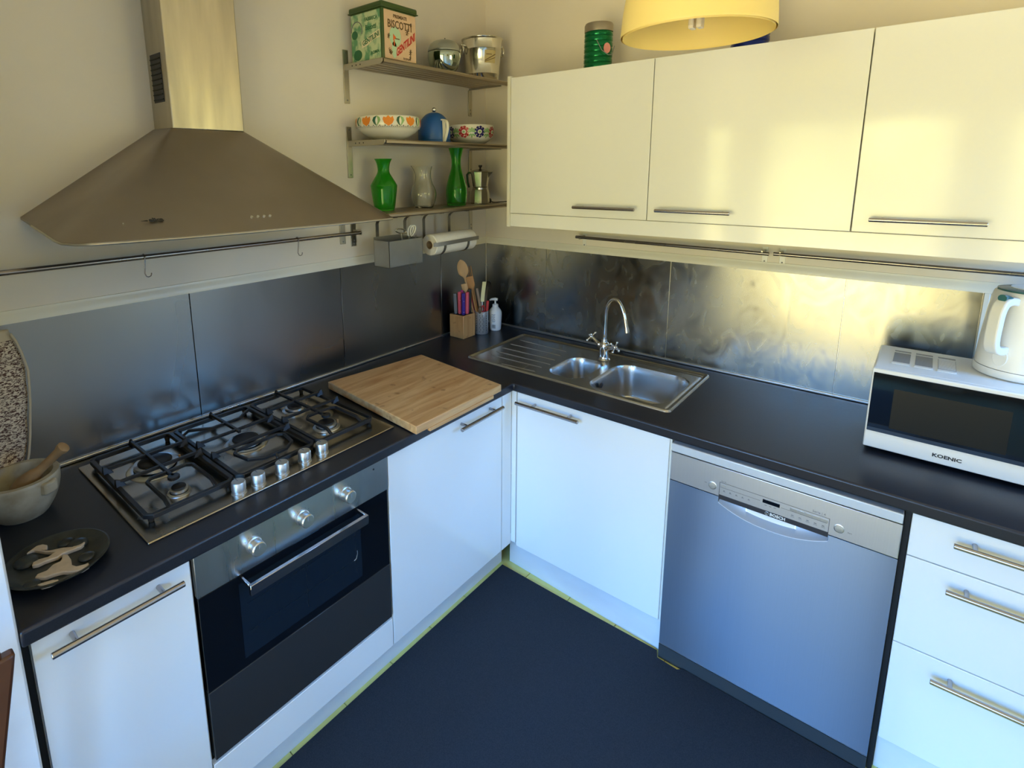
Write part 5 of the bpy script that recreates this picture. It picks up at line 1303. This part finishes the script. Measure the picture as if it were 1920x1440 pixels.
for k, (x, y, r) in enumerate(((0.440, -2.150, 0.022), (0.455, -2.060, 0.020), (0.520, -2.060, 0.016), (0.53, -2.16, 0.016), (0.43, -2.075, 0.016))):
    bm = B(); ball(bm, (x, y, HT+0.012), r, 16, 0.45); obj('dark_pebble', bm, M_dish, ds_)
# oven mitt
mi = thing('oven_mitt', 'brown and cream knitted oven mitt hanging at the left end of the rail', 'oven mitt', (0.10, -2.12, 1.31))
bm = B(); n1, n2 = 20, 60; ym0, zt_, zb_ = -2.198, 1.306, 0.918
def mitt_right(z):
    t = (1.306-z)/(1.306-0.918)
    pts = [(0, -2.064), (0.05, -2.056), (0.14, -2.048), (0.26, -2.041), (0.45, -2.046), (0.7, -2.058), (0.85, -2.068), (0.93, -2.080), (0.98, -2.100), (1.0, -2.125)]
    for (a, b), (c, d) in zip(pts, pts[1:]):
        if a <= t <= c: return b+(d-b)*(t-a)/(c-a)
    return pts[-1][1]
prev = None
for k in range(n2+1):
    z = zt_+(zb_-zt_)*k/n2; yr_ = mitt_right(z); yc = (ym0+yr_)/2; w = (yr_-ym0)/2
    th = 0.018*min(1, 0.35+k/6, 0.3+(n2-k)/6)
    cur = []
    for j in range(n1):
        a = 2*PI*j/n1; ca_, sa_ = math.cos(a), math.sin(a)
        cur.append(bm.verts.new((0.098+th*math.copysign(abs(sa_)**0.7, sa_)+0.003*math.sin(z*60+ca_*3), yc+w*math.copysign(abs(ca_)**0.6, ca_), z)))
    if prev: bridge(bm, prev, cur)
    else: bm.faces.new(cur[::-1])
    prev = cur
bm.faces.new(prev); mb = obj('mitt_body', bm, M_knit, mi, smooth=80)
bm = B(); prev = None
for k in range(5):
    z = 1.313-0.006*k; yr_ = mitt_right(min(z, 1.306))+0.0015; yc = (ym0+yr_)/2; w = (yr_-ym0)/2+0.001; th = 0.010+0.0025*k
    cur = [bm.verts.new((0.098+(th+0.002)*math.copysign(abs(math.sin(2*PI*j/n1))**0.7, math.sin(2*PI*j/n1)), yc+w*math.copysign(abs(math.cos(2*PI*j/n1))**0.6, math.cos(2*PI*j/n1)), z)) for j in range(n1)]
    if prev: bridge(bm, prev, cur)
    else: bm.faces.new(cur[::-1])
    prev = cur
bm.faces.new(prev[::-1]); obj('cuff', bm, principled('cream_cotton', (0.50, 0.43, 0.32), 0.95), mi, smooth=80)
bm = B(); tube(bm, [mitt and (0.118, y_, z_) for mitt, y_, z_ in [(1, mitt_right(1.306-0.388*t)+0.0015, 1.306-0.388*t) for t in [k/30 for k in range(31)]]], 0.0028, 8); obj('piping', bm, MATS['cream_cotton'], mi)
bm = B(); tube(bm, [(0.092, -2.150, 1.31), (0.075, -2.152, 1.39), (0.058, -2.154, 1.453), (0.044, -2.154, 1.458), (0.05, -2.146, 1.39), (0.085, -2.142, 1.31)], 0.0025, 8); obj('hanging_loop', bm, MATS['cream_cotton'], mi)

# ------------------------------------------------------------------ microwave
MX0, MX1, MYF, MYB, MZ0, MZ1 = 1.753, 2.203, -0.405, -0.120, HT+0.013, 1.1225
mw = thing('microwave_oven', 'white microwave oven with black glass door at the right end of the worktop', 'microwave', (1.98, -0.26, HT))
obj('casing', bx(MX0, MX1, MYF+0.018, MYB, MZ0, MZ1), M_plastic, mw, bevel=0.006, seg=3)
bm = B()
for x, y in ((1.79, -0.36), (2.16, -0.36), (1.79, -0.16), (2.16, -0.16)): cyl(bm, (x, y, HT), (x, y, MZ0+0.001), 0.012, n=16)
obj('foot', bm, M_bake, mw)
frt = obj('front_frame', bx(MX0, MX1, MYF, MYF+0.018, MZ0, MZ1), M_plastic, mw, bevel=0.003, seg=2)
gl = obj('glass_door', bx(MX0+0.0045, MX1-0.004, MYF-0.003, MYF, MZ0+0.052, MZ1-0.011), M_blackglass, frt, bevel=0.001)
obj('window_mesh', bx(1.808, 2.052, MYF-0.0034, MYF-0.003, 0.952, 1.072), principled('grey_door_mesh', (0.012, 0.014, 0.015), 0.3, **{'Specular IOR Level': 0.15}), gl)
obj('lower_band', bx(MX0+0.005, MX1-0.005, MYF-0.0034, MYF-0.003, MZ0+0.053, MZ0+0.064), principled('navy_glass_edge', (0.02, 0.035, 0.06), 0.2), gl)
text('lettering', 'KOENIC', 0.0135, (1.941, MYF-0.0005, 0.9035), (1, 0, 0), (0, 0, 1), M_ink, frt, bold=0.0005, sx=1.25)
for i in range(3):
    x0 = 1.793+i*0.052
    v_ = obj('vent', bx(x0, x0+0.040, -0.300, -0.195, MZ1-0.0005, MZ1+0.0008), M_plasticg, mw)
    for k in range(16): obj('vent_rib', bx(x0+0.001, x0+0.039, -0.297+k*0.0065, -0.2945+k*0.0065, MZ1+0.0006, MZ1+0.0014), M_plastic if i == 2 else M_plasticg, v_)
    obj('vent_lip', bx(x0-0.002, x0+0.040, -0.325, -0.308, MZ1, MZ1+0.0025), M_plastic, mw, bevel=0.001)
    obj('vent', bx(x0, x0+0.040, -0.180, -0.168, MZ1-0.0005, MZ1+0.0008), M_plasticg, mw)
# ------------------------------------------------------------------ kettle
KX, KY, KZ = 2.066, -0.222, MZ1+0.001
kt = thing('electric_kettle', 'white plastic electric kettle with teal lid ring standing on the microwave', 'kettle', (KX, KY, KZ)); c0 = Vector((KX, KY, KZ))
bm = B(); lathe(bm, [(0, 0), (0.088, 0), (0.094, 0.004), (0.0955, 0.014), (0.094, 0.024), (0, 0.024)], c0, 64); obj('power_base', bm, M_plastic, kt)
bm = B(); kp = smooth_prof([(0.0925, 0.0255), (0.092, 0.05), (0.088, 0.12), (0.082, 0.19), (0.077, 0.228), (0.071, 0.238)], 5); lathe(bm, [(0, 0.0255)]+kp+[(0, 0.240)], c0, 64); kbdy = obj('jug', bm, M_plastic, kt)
bm = B(); lathe(bm, [(0, 0.238), (0.0715, 0.238), (0.070, 0.2425), (0.052, 0.246), (0, 0.246)], c0, 64); obj('lid_ring', bm, M_teal, kt, label='teal lid ring')
bm = B(); lathe(bm, [(0, 0.245), (0.049, 0.245), (0.048, 0.2475), (0, 0.2485)], c0+Vector((0.004, 0, 0)), 48); obj('lid', bm, M_plastic, kt)
d = Vector((-0.52, -0.854, 0)).normalized(); s = Vector((-d.y, d.x, 0))
bm = B(); pts = smooth_prof([tuple(c0+d*0.068+Vector((0, 0, 0.213))), tuple(c0+d*0.098+Vector((0, 0, 0.219))), tuple(c0+d*0.122+Vector((0, 0, 0.212))), tuple(c0+d*0.134+Vector((0, 0, 0.188))), tuple(c0+d*0.138+Vector((0, 0, 0.150))), tuple(c0+d*0.139+Vector((0, 0, 0.112))), tuple(c0+d*0.130+Vector((0, 0, 0.090))), tuple(c0+d*0.108+Vector((0, 0, 0.082))), tuple(c0+d*0.082+Vector((0, 0, 0.084)))], 4)
strip(bm, pts, 0.030, 0.021, s); hk = obj('handle', bm, M_plastic, kt, bevel=0.007, seg=3)
bm = B(); q = c0+d*0.106+Vector((0, 0, 0.229)); ball(bm, q, 0.013, 16, 0.35); tube(bm, [q-d*0.012, q, q+d*0.02], [0.004, 0.007, 0.010], 12); obj('switch', bm, M_teal, hk, label='teal lid release')
bm = B(); prism(bm, [c0+d*0.0895+s*(0.017*math.cos(k*PI/10))+Vector((0, 0, 0.062+0.026*math.sin(k*PI/10)*(1 if math.sin(k*PI/10) < 0 else 0.9))) for k in range(20)], tuple(d*0.004)); obj('handle_root', bm, M_plastic, kbdy, bevel=0.001)

# ------------------------------------------------------------------ chair at the left edge
cr = thing('wooden_chair', 'dark reddish wooden chair back at the lower left edge', 'chair', (0.87, -2.47, 0))
def post(pts, w, th, name, par, mat=M_chair, side=(0, 1, 0)):
    bm = B(); strip(bm, pts, w, th, side); return obj(name, bm, mat, par, bevel=0.005, seg=2)
post([(0.80, -2.330, 0.44), (0.79, -2.304, 0.62), (0.782, -2.278, 0.76), (0.776, -2.248, 0.90), (0.774, -2.241, 0.935)], 0.030, 0.024, 'back_post', cr)
post([(0.80, -2.665, 0.44), (0.79, -2.668, 0.62), (0.782, -2.672, 0.76), (0.776, -2.68, 0.90), (0.774, -2.684, 0.935)], 0.030, 0.024, 'back_post', cr)
bm = B(); box(bm, 0.766, 0.786, -2.685, -2.243, 0.86, 0.95); obj('top_rail', bm, M_chair, cr, bevel=0.008, seg=3)
for yy in (-2.39, -2.48, -2.57): post([(0.800, yy, 0.46), (0.777, yy, 0.87)], 0.03, 0.012, 'back_slat', cr)
obj('seat', bx(0.80, 1.20, -2.69, -2.31, 0.4262, 0.455), M_chair, cr, bevel=0.008)
for x, y in ((0.815, -2.33), (0.815, -2.67), (1.175, -2.33), (1.175, -2.67)): obj('leg', bx(x-0.016, x+0.016, y-0.016, y+0.016, 0.0108, 0.426), M_chair, cr, bevel=0.004)
o = obj('seat_cushion', bx(0.825, 1.19, -2.68, -2.315, 0.456, 0.50), M_purple, loc=(1.0, -2.47, 0.456), bevel=0.015, seg=3); tag(o, 'dark purple cushion on the wooden chair', 'cushion')

# ------------------------------------------------------------------ carpet
bm = B(); prism(bm, [(0.585, -3.6, 0.0005), (1.95, -3.6, 0.0005), (1.95, -0.640, 0.0005), (1.36, -0.637, 0.0005), (1.345, -0.652, 0.0005), (1.275, -0.648, 0.0005), (1.262, -0.620, 0.0005), (0.90, -0.625, 0.0005), (0.582, -0.624, 0.0005)], (0, 0, 0.010))
cp = thing('carpet', 'large dark navy carpet mat covering the tiled kitchen floor', 'carpet', (1.2, -1.6, 0))
obj('pile', bm, M_carpet, cp, smooth=0)
bm = B(); tube(bm, [(0.5825, -3.6, 0.004), (0.5835, -2.2, 0.004), (0.5815, -1.5, 0.004), (0.580, -0.6225, 0.004), (0.90, -0.6225, 0.004), (1.262, -0.6175, 0.004)], 0.0032, 6)
obj('binding_edge', bm, M_carpedge, cp)
for o in list(S.objects):
    if o.type == 'MESH' and o.parent is None and 'kind' not in o and 'label' not in o: print('UNTAGGED', o.name)
